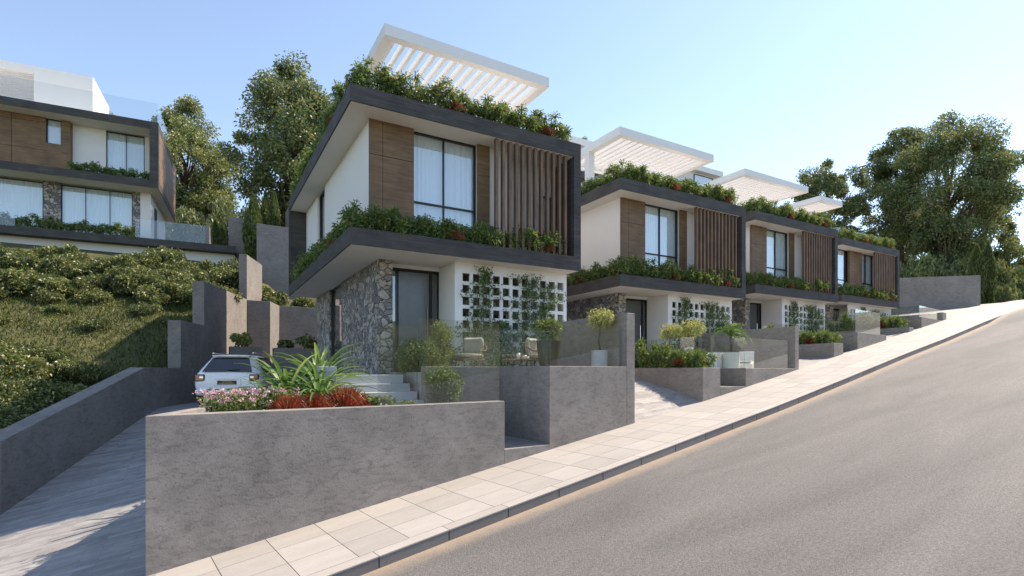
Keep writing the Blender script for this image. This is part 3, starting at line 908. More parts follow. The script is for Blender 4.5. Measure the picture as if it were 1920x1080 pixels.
    g = MB().box(.70, HW - .1, .70, .712, ZT - .14, ZT + .85).build('glass_railing', 'balustrade_glass', r)
    MB().box(.70, .712, .72, HD - .3, ZT - .14, ZT + .85).build('glass_railing', 'balustrade_glass', r)
    return r
HO = [(2.965, 12.459, 0.0), (12.38, 13.856, -0.003), (21.471, 15.154, 0.586), (32.04, 17.018, 1.115)]
h1 = row_house('nearest house of the row with stone corner, wood louvers and white roof pergola', HO[0])
h2 = dup(h1, HO[1], 0, 'second house of the row, seen right behind the nearest one, its white side wall glowing')
h3 = dup(h1, HO[2], 0, 'third house of the row counting from the nearest one')
h4 = row_house('fourth and farthest house of the row, ending beside the big blank wall', HO[3], True)

# ------------------------------------------------------------------ upper left house
a0 = R(30.27 - 26.1)
U0 = (math.cos(a0), -math.sin(a0)); V0 = (math.sin(a0), math.cos(a0))
C0 = (-2.04, 36.04)
def h0p(x, y): return (C0[0] + U0[0] * x + V0[0] * y, C0[1] + U0[1] * x + V0[1] * y)
def hill_house():
    r = empty('hill_house', 'wide modern house up the slope at the left edge, timber cladding and white roof hut', 'house', (C0[0], C0[1], 7.45), -a0)
    B = 2.87
    X0 = -13.0
    Z = lambda z: B + z
    m = MB(); ring(m, X0, 0, 0, 7.9, Z(0), Z(.42), .035); ring(m, X0, 0, 0, 7.9, Z(3.29), Z(3.70), .035)
    m.box(-.43, 0.0, 0.0, .3, Z(.421), Z(3.289)); m.build('frame_fascia', 'dark_board_concrete', r)
    MB().box(X0 + .04, -.036, .036, 7.86, Z(.003), Z(.3)).build('soffit', 'soffit_paint', r)
    MB().box(X0 + .04, -.036, .036, 7.86, Z(3.293), Z(3.55)).build('roof', 'soffit_paint', r)
    # side: wood cladding sunlit
    MB().box(-.12, -.004, .302, 7.5, Z(.43), Z(3.28)).build('side_cladding', 'wood', r)
    MB().box(-.10, .0, 7.52, 7.86, Z(.43), Z(3.28)).build('side_dark_edge', 'dark_metal', r)  # dark metal strip at the rear end of the side cladding
    MB().box(X0 + .1, -.13, 1.60, 7.8, Z(.3), Z(3.292)).box(-4.15, -2.66, 1.30, 1.599, Z(.3), Z(3.292)).box(-.84, -.13, 1.30, 1.599, Z(.3), Z(3.292)).build('upper_wall', 'white_plaster', r)
    wd = MB()
    for xa, xb in ((X0 + .1, -9.3), (-9.28, -6.62), (-6.60, -5.20), (-4.56, -4.16)):
        for za, zb in ((Z(.3), Z(1.52)), (Z(1.535), Z(3.0)), (Z(3.015), Z(3.292))):
            wd.box(xa, xb, .90, 1.3, za, zb)
    wd.box(-5.20, -4.56, .90, 1.3, Z(.3), Z(1.95)); wd.build('wood_cladding', 'wood', r)
    window(r, -5.198, -4.562, 1.0, Z(1.96), Z(3.29), seed=2)
    window(r, -2.658, -.845, 1.35, Z(.32), Z(3.25), (-1.73,), (), seed=4)
    # ground floor
    z0 = 0
    MB().box(X0 + .2, -.55, 1.62, 7.2, z0, B + .002).build('ground_wall', 'white_plaster', r)
    MB().box(-5.42, -4.68, 1.34, 1.619, z0, B + .002).build('stone_wall', 'stone', r)
    MB().box(-1.42, -1.06, 1.30, 1.618, z0, B + .002).build('stone_wall', 'stone', r)
    window(r, X0 + .25, -8.9, 1.38, .05, 2.8, (-11,), seed=8)
    window(r, -8.85, -5.43, 1.38, .05, 2.8, (-7.5,), seed=5)
    window(r, -4.67, -1.43, 1.38, .05, 2.8, (-3.6, -2.5), seed=6)
    MB().box(-1.055, -.55, 1.30, 1.618, z0, B + .002).build('corner_wall', 'white_plaster', r)
    MB().box(-.549, -.50, 2.6, 3.3, .05, 2.4).build('side_door', 'dark_metal', r)
    # terrace slab
    m = MB().box(X0 - 3, 3.9, -.02, 1.2, -.40, 0.0); m.box(-1.0, 3.9, 1.2, 8, -.40, 0); m.build('terrace_slab', 'dark_board_concrete', r)
    MB().box(X0 - 3, 3.8, .6, .9, -2.5, -.401).build('base_wall', 'white_plaster', r)
    MB().box(2.29, 2.50, -.005, .30, 0.001, 1.05).box(2.45, 2.50, .3, 3.0, 0.001, 1.05).build('parapet_post', 'concrete_rear', r)
    MB().box(-1.1, 2.29, .05, .062, .02, 1.05).build('glass_railing', 'balustrade_glass', r)
    MB().box(X0, -6.2, .05, .062, .02, 1.05).build('glass_railing', 'balustrade_glass', r)
    MB().box(X0, -.06, .06, .072, Z(3.5), Z(4.80)).build('glass_railing', 'balustrade_glass', r)
    MB().box(-.07, -.058, .08, 5.9, Z(3.5), Z(4.80)).build('glass_railing', 'balustrade_glass', r)
    # roof hut with pergola
    MB().box(-6.4, -3.70, 3.4, 7.4, Z(3.5), Z(7.05)).build('roof_hut', 'white_paint', r)
    m = MB().box(X0 + 2, -6.401, 3.4, 3.62, Z(6.62), Z(7.04)).box(X0 + 2, -6.401, 7.15, 7.39, Z(6.62), Z(7.04)).box(X0 + 2, X0 + 2.25, 3.62, 7.15, Z(6.62), Z(7.04))
    p_ = m.build('pergola', 'white_paint', r)
    for k in range(11):
        y = 3.85 + k * .30
        MB().box(X0 + 2.25, -6.402, y, y + .10, Z(6.68), Z(6.98)).build('slat', 'white_paint', p_)
    MB().box(X0 + 3.2, X0 + 3.5, 3.45, 3.7, Z(3.5), Z(6.62)).build('post', 'white_paint', p_)
    return r
hill_house()
# second-row houses showing above the row
def rear_house(label, pxr, ytop, D, k):
    xc = (pxr - 960) / 1000.9 * D
    x, y = cwp(xc, D); z = (696.3 - ytop) / 1000.9 * D
    r = empty('rear_house', label, 'house', (x, y, z - 10.6), 0, 'white upper houses behind the row')
    MB().box(-5.2, 0, 0, 4, 10.1, 10.6).build('hut_roof', 'white_paint', r)
    MB().box(-4.8, -.5, .5, 3.8, 7.35, 10.099).build('hut_wall', 'white_plaster', r)
    MB().box(-9, 1.2, -1.8, 6, 6.9, 7.35).build('roof_fascia', 'dark_board_concrete', r)
    MB().box(-8.6, .6, -1.0, 5.8, 0, 6.899).build('wall', 'white_plaster', r)
    window(r, -3.6, -1.0, .38, 7.5, 9.9, seed=1, curtain=False)
    return r
rear_house('white roof hut peeping over the right end of the nearest roof', 1110, 265, 40, 0)
rear_house('white roof hut peeping out between the second and third pergolas', 1356, 322.5, 52, 1)

# ------------------------------------------------------------------ hedges on the slabs
def hedge_mesh(name, ln, wd, ht, seed, dens=680, mat='leaf_hedge', leaf=(0.135, 0.036)):
    rng = np.random.default_rng(seed)
    ns = int(ln / 0.11)
    P = []; D_ = []; top = 0.85 + 0.15 * np.sin(np.arange(ns) * 0.55 + seed) * np.sin(np.arange(ns) * 0.17 + 1 + seed)
    for i in range(ns):
        x = (i + rng.random()) / ns * ln; y = rng.random() * wd
        h = ht * (0.55 + 0.5 * rng.random()) * top[i]
        tips = 2 + rng.integers(0, 3)
        for _ in range(tips):
            c = np.array([x + rng.normal() * .06, y + rng.normal() * .06, h * (0.35 + 0.65 * rng.random())])
            k = int(dens * 0.11 / 3.0)
            dr = rand_dirs(rng, k, 0.35)
            P.append(c + dr * rng.random((k, 1)) * 0.19); D_.append(dr)
    k = int(dens * ln * 0.35)   # body fill near the edge so no soil shows, hanging a little over
    p = np.stack([rng.random(k) * ln, rng.random(k) * (wd + .02), rng.random(k) ** 0.8 * ht * 0.62], 1)
    P.append(p); D_.append(rand_dirs(rng, k, 0.2))
    P = np.concatenate(P); D_ = np.concatenate(D_); n = len(P)
    L = leaf[0] * (0.7 + 0.6 * rng.random(n)); W = leaf[1] * (0.8 + 0.5 * rng.random(n))
    return leafmesh(name, mat, P, D_, L, W, droop=0.3, rng=rng)
hm_front = [hedge_mesh('hedge', 6.25, .52, .86, s, 2300, leaf=(.105, .031)) for s in (11, 12)]
hm_side = [hedge_mesh('hedge', 9.2, .50, .80, s, 1600, leaf=(.11, .033)) for s in (13, 14)]
def red_mesh(seed, r=.24, n=700, ll=.10):
    rng = np.random.default_rng(seed)
    dr = rand_dirs(rng, n, 0.9); P = dr * rng.random((n, 1)) ** .5 * r; P[:, 2] = np.abs(P[:, 2])
    return leafmesh('red_shrub', 'leaf_red', P, dr, ll * (0.7 + .6 * rng.random(n)), .012, droop=0.05, rng=rng)
rm = red_mesh(3)
nth = ['nearest', 'second', 'third', 'farthest']
for i, (ox, oy, oz) in enumerate(HO):
    for lev, zz, nm in ((0, 3.27, 'balcony edge'), (1, 6.58, 'roof edge')):
        o = link('hedge', hm_front[(i + lev) % 2], None, (ox + .05, oy + .04, oz + zz))
        if lev == 0: o.scale = (0.985, 1, 1)
        tag(o, f'leafy green hedge along the front {nm} of the {nth[i]} house', 'hedge', 'hedges along the slab edges')
        if i < 3:
            o = link('hedge', hm_side[(i + lev) % 2], None, (ox + .56, oy + .45, oz + zz), PI / 2)
            tag(o, f'leafy green hedge along the left side {nm} of the {nth[i]} house', 'hedge', 'hedges along the slab edges')
        for k, x in enumerate((2.72, 5.55)):
            yy = .16
            o = link('red_shrub', rm, None, (ox + x, oy + yy, oz + zz + .12), k * 1.3)
            tag(o, f'{"left" if k == 0 else "right"} red tufted shrub in the front {nm} hedge of the {nth[i]} house', 'shrub', 'red shrubs in the slab hedges')
        if i < 3:
            o = link('red_shrub', rm, None, (ox + .2, oy + 2.4, oz + zz + .12), 2.1)
            tag(o, f'red tufted shrub in the left side {nm} hedge of the {nth[i]} house', 'shrub', 'red shrubs in the slab hedges')
# roof yellow pot plants
def bush_mesh(name, mat, r, n, leaf, seed, sq=.8, clumps=9):
    rng = np.random.default_rng(seed)
    cs = rand_dirs(rng, clumps) * r * .55 * np.array([1, 1, sq]); cs = np.vstack([cs, [[0, 0, 0]]])
    P, D_ = clump_cloud(rng, cs, [r * .5] * (clumps + 1), n // (clumps + 1), sq)
    return leafmesh(name, mat, P, D_, leaf[0] * (.7 + .6 * rng.random(len(P))), leaf[1], droop=.2, rng=rng)
yb = bush_mesh('foliage', 'leaf_yellow', .33, 700, (.10, .04), 21)
for i, (ox, oy, oz) in enumerate(HO[:3]):
    for k, x in enumerate((1.25, 3.4)):
        r = empty('potted_plant', f'{"left" if k == 0 else "right"} grey pot with yellowish bush on the roof of the {nth[i]} house', 'potted plant', (ox + x, oy + 1.05, oz + 6.5), 0, 'roof pots with yellowish bushes')
        MB().lathe([(.20, 0), (.27, .5), (.24, .5), (.23, .44)], 16).build('pot', 'grey_pot', r, smooth=False)
        link('foliage', yb, r, (0, 0, .68))

# ------------------------------------------------------------------ glass balustrades at street level
def glass_panel(label, pts, z0, h, mat='balustrade_glass'):
    mb = MB()
    for p, q in zip(pts[:-1], pts[1:]):
        seg(mb, p, q, .014, z0, z0 + h)
    return tag(mb.build('glass_balustrade', mat), label, 'glass balustrade', 'frameless glass balustrades')
def off(X, o=.12): return (X - RDY * o, wallpt(X) + RDX * o)
glass_panel('frameless glass panel standing on the foreground wall in front of the steps', [off(2.55), off(3.28)], -.57, 1.35)
glass_panel('wide frameless glass panel on the foreground wall left of the entry gap', [off(3.30), off(5.0)], -.57, 1.5)
glass_panel('frameless glass panel on the tall terrace wall of the nearest house', [(6.30, 11.3), (6.30, wallpt(6.3) + .12), off(8.5)], .112, .93)
glass_panel('frameless glass panel above the hidden terrace wall beside the steps', [(4.35, 11.32), (6.28, 11.32)], .112, .93)
glass_panel('frameless glass panel along the planter beside the first driveway', [(12.28, 10.5), (12.28, wallpt(12.28) + .12)], .102, .9)
glass_panel('frameless glass panel above the long planter hedge of the second house', [(12.3, 13.8), (12.3, 10.55)], .102, .9)
glass_panel('broad frameless glass panel on the low terrace wall of the second house', [(13.83, 11.1), (13.83, wallpt(13.83) + .12), off(16.6)], .097, .9)
glass_panel('upright frameless glass panel behind the planter of the third house', [(20.27, 14), (20.27, wallpt(20.27) + .12)], 1.02, .9)
glass_panel('frameless glass panel on the wall block of the third house, bush behind', [(21.8, 12.1), (21.8, wallpt(21.8) + .12), off(24.3)], 1.502, .9)
glass_panel('frameless glass panel beside the planter of the farthest house', [(27.8, 15), (27.8, wallpt(27.8) + .12)], 1.982, .9)
glass_panel('farthest frameless glass panel, on the last terrace wall up the street', [(29.1, 13.9), (29.1, wallpt(29.1) + .12), off(32.15)], 2.542, .55)

# ------------------------------------------------------------------ planter hedges, bushes and pots on the terraces
th = hedge_mesh('hedge', 3.3, .5, .68, 31, 2200, leaf=(.10, .03))
for i, (x, y, z, l) in enumerate([(12.4, 10.05, -.08, 'thick green hedge in the planter beside the first sunny driveway, second house'), (20.42, 11.0, .82, 'green hedge in the planter of the third house, beside its driveway'), (28.1, 12.1, 1.85, 'green hedge in the planter of the farthest house')]):
    o = link('hedge', th, None, (x, y, z), PI / 2, (1, 1, 1.5)); tag(o, l, 'hedge', 'hedges in the driveway planters')
    o = link('red_shrub', rm, None, (x - .47, y + 0.8, z + .25), 1, .9); tag(o, ['red tuft in the planter hedge beside the first sunny driveway', 'red tuft in the planter hedge of the third house', 'red tuft in the planter hedge of the farthest house'][i], 'shrub', 'red tufts in the driveway hedges')
def trunk_mesh(h, r, seed):
    rng = random.Random(seed); m = MB()
    pts = [(rng.gauss(0, .012) * k, rng.gauss(0, .012) * k, h * k / 5) for k in range(6)]
    m.tube(pts, [r * (1.2 - .12 * k) for k in range(6)], 6)
    for a in range(4):
        an = a * 1.6; m.tube([pts[4], (math.cos(an) * .12, math.sin(an) * .12, h * 1.15)], [r * .5, r * .2], 5)
    return m.mesh('trunk', 'bark', True)
def potted(label, loc, pot, potmat, fol, folz, trunk=None, trz=0, sc=1, group='potted plants on the terraces'):
    r = empty('potted_plant', label, 'potted plant', loc, 0, group)
    MB().lathe(pot, 20).build('pot', potmat, r, smooth=False)
    MB().lathe([(pot[-1][0] * .9, pot[-2][1] - .06), (pot[-1][0] * .9, pot[-2][1] - .03)], 16).build('soil', 'soil', r)
    if trunk: link('trunk', trunk, r, (0, 0, trz))
    link('foliage', fol, r, (0, 0, folz), 0, sc)
    return r
gb = bush_mesh('foliage', 'leaf_hedge', .36, 1800, (.075, .035), 22, .85, 12)
gb2 = bush_mesh('foliage', 'leaf_hedge', .33, 1700, (.07, .03), 23, 1.1, 12)
yb2 = bush_mesh('foliage', 'leaf_yellow', .40, 1500, (.06, .026), 24, .7, 18)
tr1 = trunk_mesh(.75, .022, 1)
tall = [(.20, 0), (.30, .75), (.27, .75), (.26, .68)]
cyl = [(.25, 0), (.25, .48), (.22, .48), (.21, .40)]
potted('tall dark tapered pot with a clipped round bush at the right of the front door', (5.05, 12.05, -.02), [(.17, 0), (.24, .66), (.21, .66), (.20, .6)], 'dark_pot', gb2, .92, sc=1.0)
potted('tall dark tapered pot with round green bush in front of the trellis', (7.22, 10.62, -.02), tall, 'dark_pot', gb, 1.02, sc=1.03)
potted('light grey cylindrical pot with small yellow-green standard tree by the dividing wall', (8.20, 9.92, -.02), [(.19, 0), (.19, .52), (.165, .52), (.16, .44)], 'grey_pot', yb2, 1.28, tr1, .44, sc=1.0)
potted('yellow-green standard tree left of two behind the second planter hedge', (13.27, 12.5, -.02), cyl, 'grey_pot', yb2, 1.32, tr1, .44, sc=1.15)
potted('yellow-green standard tree right of two behind the second planter hedge', (13.95, 12.25, -.02), cyl, 'grey_pot', yb2, 1.42, tr1, .44, sc=1.3)
# yellow bush on third terrace wall
yl = hedge_mesh('hedge', 2.2, .5, .55, 41, 700, 'leaf_yellow', (.1, .03))
tag(link('hedge', yl, None, (22.0, 11.55, 1.0), 0.12), 'pale yellow grassy hedge behind the wall block of the third house', 'hedge', 'yellow plants further up the street')
ybb = bush_mesh('bush', 'leaf_hedge', .55, 1200, (.1, .035), 42, .9)
tag(link('bush', ybb, None, (21.1, 11.8, 1.15)), 'round green bush in the entry gap of the third house', 'bush', 'round bushes in the entry gaps')
tag(link('bush', bush_mesh('bush', 'leaf_yellow', .45, 900, (.1, .035), 43, 1.0), None, (28.5, 12.6, 2.1)), 'yellow-green bush in the entry gap of the farthest house', 'bush', 'round bushes in the entry gaps')

# climbing vines on trellis walls
def vine_mesh(seed, h, n, spread):
    rng = np.random.default_rng(seed); P = []; D_ = []
    m = MB(); x = 0
    pts = []
    for k in range(14):
        pts.append((x, -.03, h * k / 13)); x += rng.normal() * .06 * spread
    m.tube(pts, .008, 5)
    k = n
    t = rng.random(k) ** 0.8; idx = (t * 12.99).astype(int); pp = np.array(pts)
    c = pp[idx] + (pp[idx + 1] - pp[idx]) * ((t * 12.99) % 1)[:, None]
    wd = (0.05 + 0.16 * spread * (np.abs(np.sin(t * 9 + seed)) ** 1.5) + .12 * (1 - t))
    c[:, 0] += np.clip(rng.normal(size=k), -2, 2) * wd * 1.25; c[:, 1] -= rng.random(k) * .09; c[:, 2] += rng.normal(size=k) * .06
    c[:, 2] = np.clip(c[:, 2], 0.02, h + .05)
    dr = rand_dirs(rng, k); dr[:, 1] -= .3; dr[:, 2] -= .3
    return m.mesh('stem', 'bark'), leafmesh('leaves', 'leaf_vine', c, dr, .075 * (.7 + .7 * rng.random(k)), .042, droop=.2, rng=rng)
vines = [vine_mesh(1, 2.8, 1250, 1.4), vine_mesh(2, 2.75, 1150, 1.5), vine_mesh(3, 2.5, 1050, 1.2), vine_mesh(4, 1.35, 2000, 2.3)]
vp = [(3.55, 0), (5.12, 1), (5.95, 2), (4.2, 3)]
pos = ['leftmost', 'third', 'rightmost', 'low bushy second']
for i, (ox, oy, oz) in enumerate(HO):
    for x, k in vp:
        if i > 1 and k == 3: continue
        xx = x if i != 3 else x - .4
        r = empty('climbing_plant', f'{pos[k]} climbing plant on the white trellis wall of the {nth[i]} house', 'climbing plant', (ox + xx, oy + .58, oz), 0, 'climbers on the trellis walls')
        st, lf = vines[k]
        link('stem', st, r); link('leaves', lf, r)

# ------------------------------------------------------------------ terrace furniture
def armchair(label, loc, rz, group='wicker armchairs on the first terrace'):
    r = empty('armchair', label, 'armchair', loc, rz, group)
    for sx in (-.27, .27):
        for sy in (-.25, .27): MB().tube([(sx, sy, 0), (sx * .93, sy * .93, .30)], .014, 6).build('leg', 'dark_metal', r)
    m = MB().lathe([(.33, .28), (.38, .30), (.38, .34), (.34, .35)], 20); m.build('seat', 'wicker', r)
    m = MB().lathe([(.30, .351), (.345, .37), (.345, .43), (.31, .45), (.2, .455)], 20); m.build('cushion', 'cushion', r, smooth=True)
    m = MB(); pts = []
    for k in range(17):
        a = R(-30 + k * 240 / 16); z = .52 + .24 * max(0, math.sin(a)) ** 1.0
        pts.append((.43 * math.cos(a), .43 * math.sin(a), z))
    m.tube(pts, .016, 6)
    for k in range(0, 17):
        p = pts[k]; m.tube([p, (p[0] * .86, p[1] * .86, .31)], .007, 4)
    m.build('backrest', 'wicker', r)
    m = MB(); row = []
    for z, o_ in ((.46, .30), (.62, .34), (.80, .33), (.84, .29)):
        row.append([(o_ * math.cos(R(a)), o_ * math.sin(R(a)) , z) for a in range(40, 141, 10)])
    m.quadstrip(row); bk = m.build('back_cushion', 'cushion', r, smooth=True)
    sm = bk.modifiers.new('s', 'SOLIDIFY'); sm.thickness = .09; sm.offset = 0
    return r
armchair('round wicker armchair with pale cushions left on the first terrace', (5.75, 11.95, -.02), R(-50))
armchair('second wicker armchair half hidden behind the dark pot, right on the first terrace', (7.45, 11.35, -.02), R(35))
r = empty('coffee_table', 'low wooden coffee table between the armchairs of the first terrace', 'table', (6.75, 11.15, -.02))
MB().lathe([(.45, .28), (.46, .29), (.46, .31), (.45, .32)], 28).build('table_top', 'table_wood', r)
for k in range(3): MB().tube([(.3 * math.cos(k * 2.1), .3 * math.sin(k * 2.1), 0), (.3 * math.cos(k * 2.1), .3 * math.sin(k * 2.1), .28)], .02, 6).build('leg', 'table_wood', r)
for k, (dx, dy, rr_, hh) in enumerate(((-.12, -.1, .05, .14), (.02, -.16, .06, .09), (.16, -.08, .035, .06))):
    tag(MB().lathe([(rr_ * .7, .0), (rr_, hh * .5), (rr_ * .8, hh), (rr_ * .7, hh)], 14).build('jug' if k == 0 else 'cup', 'ceramic', loc=(6.75 + dx, 11.15 + dy, .301), smooth=True), ['tall cream jug on the coffee table', 'cream bowl on the coffee table beside the jug', 'smallest cream cup on the coffee table, rightmost'][k], ['jug', 'bowl', 'cup'][k], 'cream crockery on the coffee table')
# white lounge furniture on the second terrace
def lounge(label, loc, rz):
    r = empty('lounge_chair', label, 'lounge chair', loc, rz, 'white moulded lounge chairs on the second terrace')
    prof = [(0.55, 0.0), (0.62, .30), (0.30, .36), (0.02, .33), (-.16, .42), (-.28, .78), (-.34, .80), (-.30, .40), (-.22, 0.0)]
    m = MB(); n = len(prof)
    for x in (-.32, .32): m.v += [(x, -p[0], p[1]) for p in prof]
    m.f += [tuple(range(n)), tuple(reversed(range(n, 2 * n)))] + [(i, (i + 1) % n, n + (i + 1) % n, n + i) for i in range(n)]
    m.build('shell', 'white_plastic', r, bevel=.02)
    MB().box(-.28, .28, -.5, .0, .372, .43).build('seat_pad', 'white_plastic', r, bevel=.02)
    return r
lounge('white moulded lounge chair right of the planter hedge, second terrace', (13.75, 11.75, -.02), R(60))
lounge('white moulded lounge chair behind the broad glass panel, second terrace', (15.35, 11.2, -.02), R(-60)).scale = (.75, .75, .85)
def cylpot(label, loc, r_, h, name, cat, mat='white_plastic'):
    return tag(MB().lathe([(r_ * .98, 0), (r_, .02), (r_, h - .015), (r_ * .97, h), (r_ * .9, h), (r_ * .88, h - .04)], 28).build(name, mat, loc=loc), label, cat, 'white round furniture on the second terrace')
cylpot('white drum-shaped side table nearest the wall gap, second terrace', (14.1, 11.46, -.02), .25, .62, 'side_table', 'side table')
cylpot('lowest white drum table between the two taller drums, second terrace', (14.75, 11.85, -.02), .32, .40, 'drum_table', 'drum table')
# palm in a white pot
def palm_mesh(name, seed, n, ln, lift, wid=.06, leaflets=True, mat='leaf_palm', curl=1.0):
    rng = np.random.default_rng(seed); P = []; D_ = []; UP = []; st = MB()
    for i in range(n):
        az = 2 * PI * (i * .381966 + rng.random() * .05); el = R(lift + rng.normal() * 12) if i > n * .3 else R(min(85, lift + 25))
        l = ln * (.75 + .4 * rng.random()); pts = []
        p = np.array([0, 0, 0.]); e = el
        for k in range(9):
            pts.append(p.copy()); step = l / 8
            p = p + step * np.array([math.cos(az) * math.cos(e), math.sin(az) * math.cos(e), math.sin(e)])
            e -= R(9 + 9 * rng.random()) * curl
        pts = np.array(pts); st.tube([tuple(q) for q in pts], [.010 * (1 - k / 10) for k in range(9)], 4)
        for k in range(1, 9):
            for s_ in (-1, 1):
                for q_ in range(3):
                    t = k - q_ / 3
                    a = int(min(7, math.floor(t))); base = pts[a] + (pts[a + 1] - pts[a]) * (t - a)
                    fw = pts[a + 1] - pts[a]; fw /= np.linalg.norm(fw)
                    sd = np.cross(fw, [0, 0, 1]); sd /= (np.linalg.norm(sd) + 1e-6)
                    dd = fw * .75 + sd * s_ * .75 + np.array([0, 0, -.1]) + rng.normal(size=3) * .08
                    ll = l * .30 * math.sin(min(PI, (t + .8) / 9.2 * PI)) + .04
                    P.append(base + dd / np.linalg.norm(dd) * ll * .5); D_.append(dd); UP.append(ll)
    return st.mesh('stem', 'leaf_palm'), leafmesh(name, mat, np.array(P), np.array(D_), np.array(UP), .028, droop=.15, rng=rng)
pst, plf = palm_mesh('fronds', 5, 14, .72, 58)
r = empty('potted_palm', 'small feathery palm in a white cylindrical pot on the second terrace', 'potted palm', (14.55, 11.15, -.02), 0)
MB().lathe([(.26, 0), (.27, .02), (.27, .62), (.24, .62), (.235, .55)], 28).build('pot', 'white_plastic', r)
MB().tube([(0, 0, .5), (.03, 0, .8), (.02, .02, 1.12)], [.05, .04, .035], 7).build('trunk', 'bark', r)
link('stem', pst, r, (.02, .02, 1.12)); link('fronds', plf, r, (.02, .02, 1.12))

# ------------------------------------------------------------------ flower bed
def strap_mesh(seed, n=34, ln=.95, wd=.055):
    """arching strap leaves with a pale midrib, as strips"""
    rng = np.random.default_rng(seed); m = MB()
    for i in range(n):
        az = 2 * PI * i * .381966 + rng.normal() * .1; el = R(78 - 55 * (i / n) + rng.normal() * 6); l = ln * (.75 + .45 * rng.random())
        p = Vector((0, 0, .05)); e = el; A = []; B_ = []; C_ = []
        dxy = Vector((math.cos(az), math.sin(az), 0)); sd = Vector((-math.sin(az), math.cos(az), 0))
        for k in range(9):
            w_ = wd * math.sin(min(PI, (k + 1.2) / 9.6 * PI)) * .5 + .003
            A.append(tuple(p + sd * w_ + Vector((0, 0, w_ * .5)))); B_.append(tuple(p)); C_.append(tuple(p - sd * w_ + Vector((0, 0, w_ * .5))))
            p = p + (dxy * math.cos(e) + Vector((0, 0, math.sin(e)))) * (l / 8); e -= R(4 + 9 * (k / 8) + rng.random() * 4)
        m.quadstrip([A, B_, C_])
    return m.mesh('strap_leaves', 'leaf_palm')
sm_ = [strap_mesh(1, 46, 1.25, .075), strap_mesh(2, 42, 1.15, .07)]
def bedplant(name, label, cat, me, loc, rz=0, sc=1, group=None):
    return tag(link(name, me, None, loc, rz, sc), label, cat, group)
bedplant('strap_leaf_plant', 'arching striped strap-leaf plant left in the flower bed, in front of the car', 'foliage plant', sm_[0], (1.45, 11.1, -.74), 0, 1.06, 'strap-leaf plants in the flower bed')
bedplant('strap_leaf_plant', 'arching striped strap-leaf plant right in the flower bed, beside the steps', 'foliage plant', sm_[1], (1.98, 10.75, -.76), 1.2, 1.04, 'strap-leaf plants in the flower bed')
bedplant('strap_leaf_plant', 'darker strap-leaf plant rising behind the other two in the flower bed', 'foliage plant', sm_[0], (2.15, 11.75, -.5), 2.2, 1.1, 'strap-leaf plants in the flower bed')
bedplant('strap_leaf_plant', 'small strap-leaf plant leaning over the pink flowers', 'foliage plant', sm_[1], (1.10, 10.55, -.8), 2.9, .75, 'strap-leaf plants in the flower bed')
# pink flowering shrub
rng = np.random.default_rng(77)
k = 2600
ln_ = 1.55
p = np.stack([rng.random(k) * ln_, rng.random(k) * .7, rng.random(k) ** .7 * .42], 1)
p[:, 2] *= 1.15 * (0.75 + .25 * np.sin(p[:, 0] * 7) * np.cos(p[:, 1] * 9))
gm = leafmesh('leaves', 'leaf_hedge', p, rand_dirs(rng, k, .4), .07, .03, rng=rng)
k2 = 210
fp = np.stack([rng.random(k2) * ln_, rng.random(k2) * .7, .20 + rng.random(k2) ** .7 * .26], 1)
cc = np.repeat(fp, 9, 0) + rng.normal(size=(k2 * 9, 3)) * .016
dd = rand_dirs(rng, k2 * 9, .5)
fm = leafmesh('blossoms', 'leaf_pink', cc, dd, .034, .030, rng=rng, droop=.05)
r = empty('flower_bush', 'pink and white flowering bush at the left end of the front wall', 'flowering bush', (0.10, 9.62, -.76), R(14))
link('leaves', gm, r); link('blossoms', fm, r)
rm2 = red_mesh(8, .40, 1500, .17)
for k, (x, y, z, s_, l) in enumerate([(1.33, 9.85, -.78, .95, 'red grassy tuft next to the pink flowers on the front wall'), (1.78, 9.95, -.78, .95, 'red grassy tuft in the middle of the flower bed'), (2.33, 10.1, -.78, 1.2, 'brightest tall red tuft in the flower bed'), (2.62, 10.1, -.80, .7, 'smallest red tuft at the right of the flower bed')]):
    bedplant('red_tuft', l, 'red plant', rm2, (x, y, z), k, s_, 'red tufts in the flower bed')
gs_ = bush_mesh('green_bush', 'leaf_hedge', .34, 900, (.11, .045), 51, .9)
for k, (x, y, z, s_, l) in enumerate([(2.55, 10.75, -.5, 1.1, 'broad-leaved green bush left of the steps'), (3.0, 10.1, -.62, 1.0, 'small green bush at the right end of the flower bed'), (1.75, 10.4, -.62, 1.0, 'dark green bush under the strap leaves'), (3.2, 9.4, -.64, .72, 'little green plant against the glass on the front wall'), (2.1, 10.2, -.58, 1.0, 'green bush between the red tufts')]):
    bedplant('green_bush', l, 'bush', gs_, (x, y, z), k * 1.1, s_, 'green bushes in the flower bed')
for k, (x, y, z, s_, l) in enumerate([(px_ + .45, py_ + .35, 1.30, 1.15, 'loose yellow-green bush in the planter box above the car'), (px2 + .45, py2 + .35, 1.1, .8, 'loose green bush left in the planter by the stone wall'), (px2 + 1.3, py2 + .35, 1.2, 1.15, 'loose green bush right in the planter by the stone wall')]):
    bedplant('green_bush', l, 'bush', bush_mesh('green_bush', 'leaf_yellow' if k == 0 else 'leaf_shrub', .45, 900, (.14, .05), 60 + k, .75), (x, y, z), k, s_, 'bushes in the rear planter boxes')
# bushes by the door and below the glass
eb = bush_mesh('green_bush', 'leaf_vine', .50, 2600, (.08, .035), 64, 1.1, 12)
for k, (x, y, z, s_, l) in enumerate([(4.55, 12.6, .35, 1.0, 'leafy bush against the front door sidelight'), (4.75, 11.75, .32, .85, 'leafy bush at the head of the steps'), (4.62, 11.0, -.35, 1.0, 'leafy bush below the terrace wall right of the steps'), (5.2, 12.3, .30, .8, 'leafy bush between the door and the dark pot')]):
    bedplant('green_bush', l, 'bush', eb, (x, y, z), k * 1.7, s_, 'bushes round the first front door')
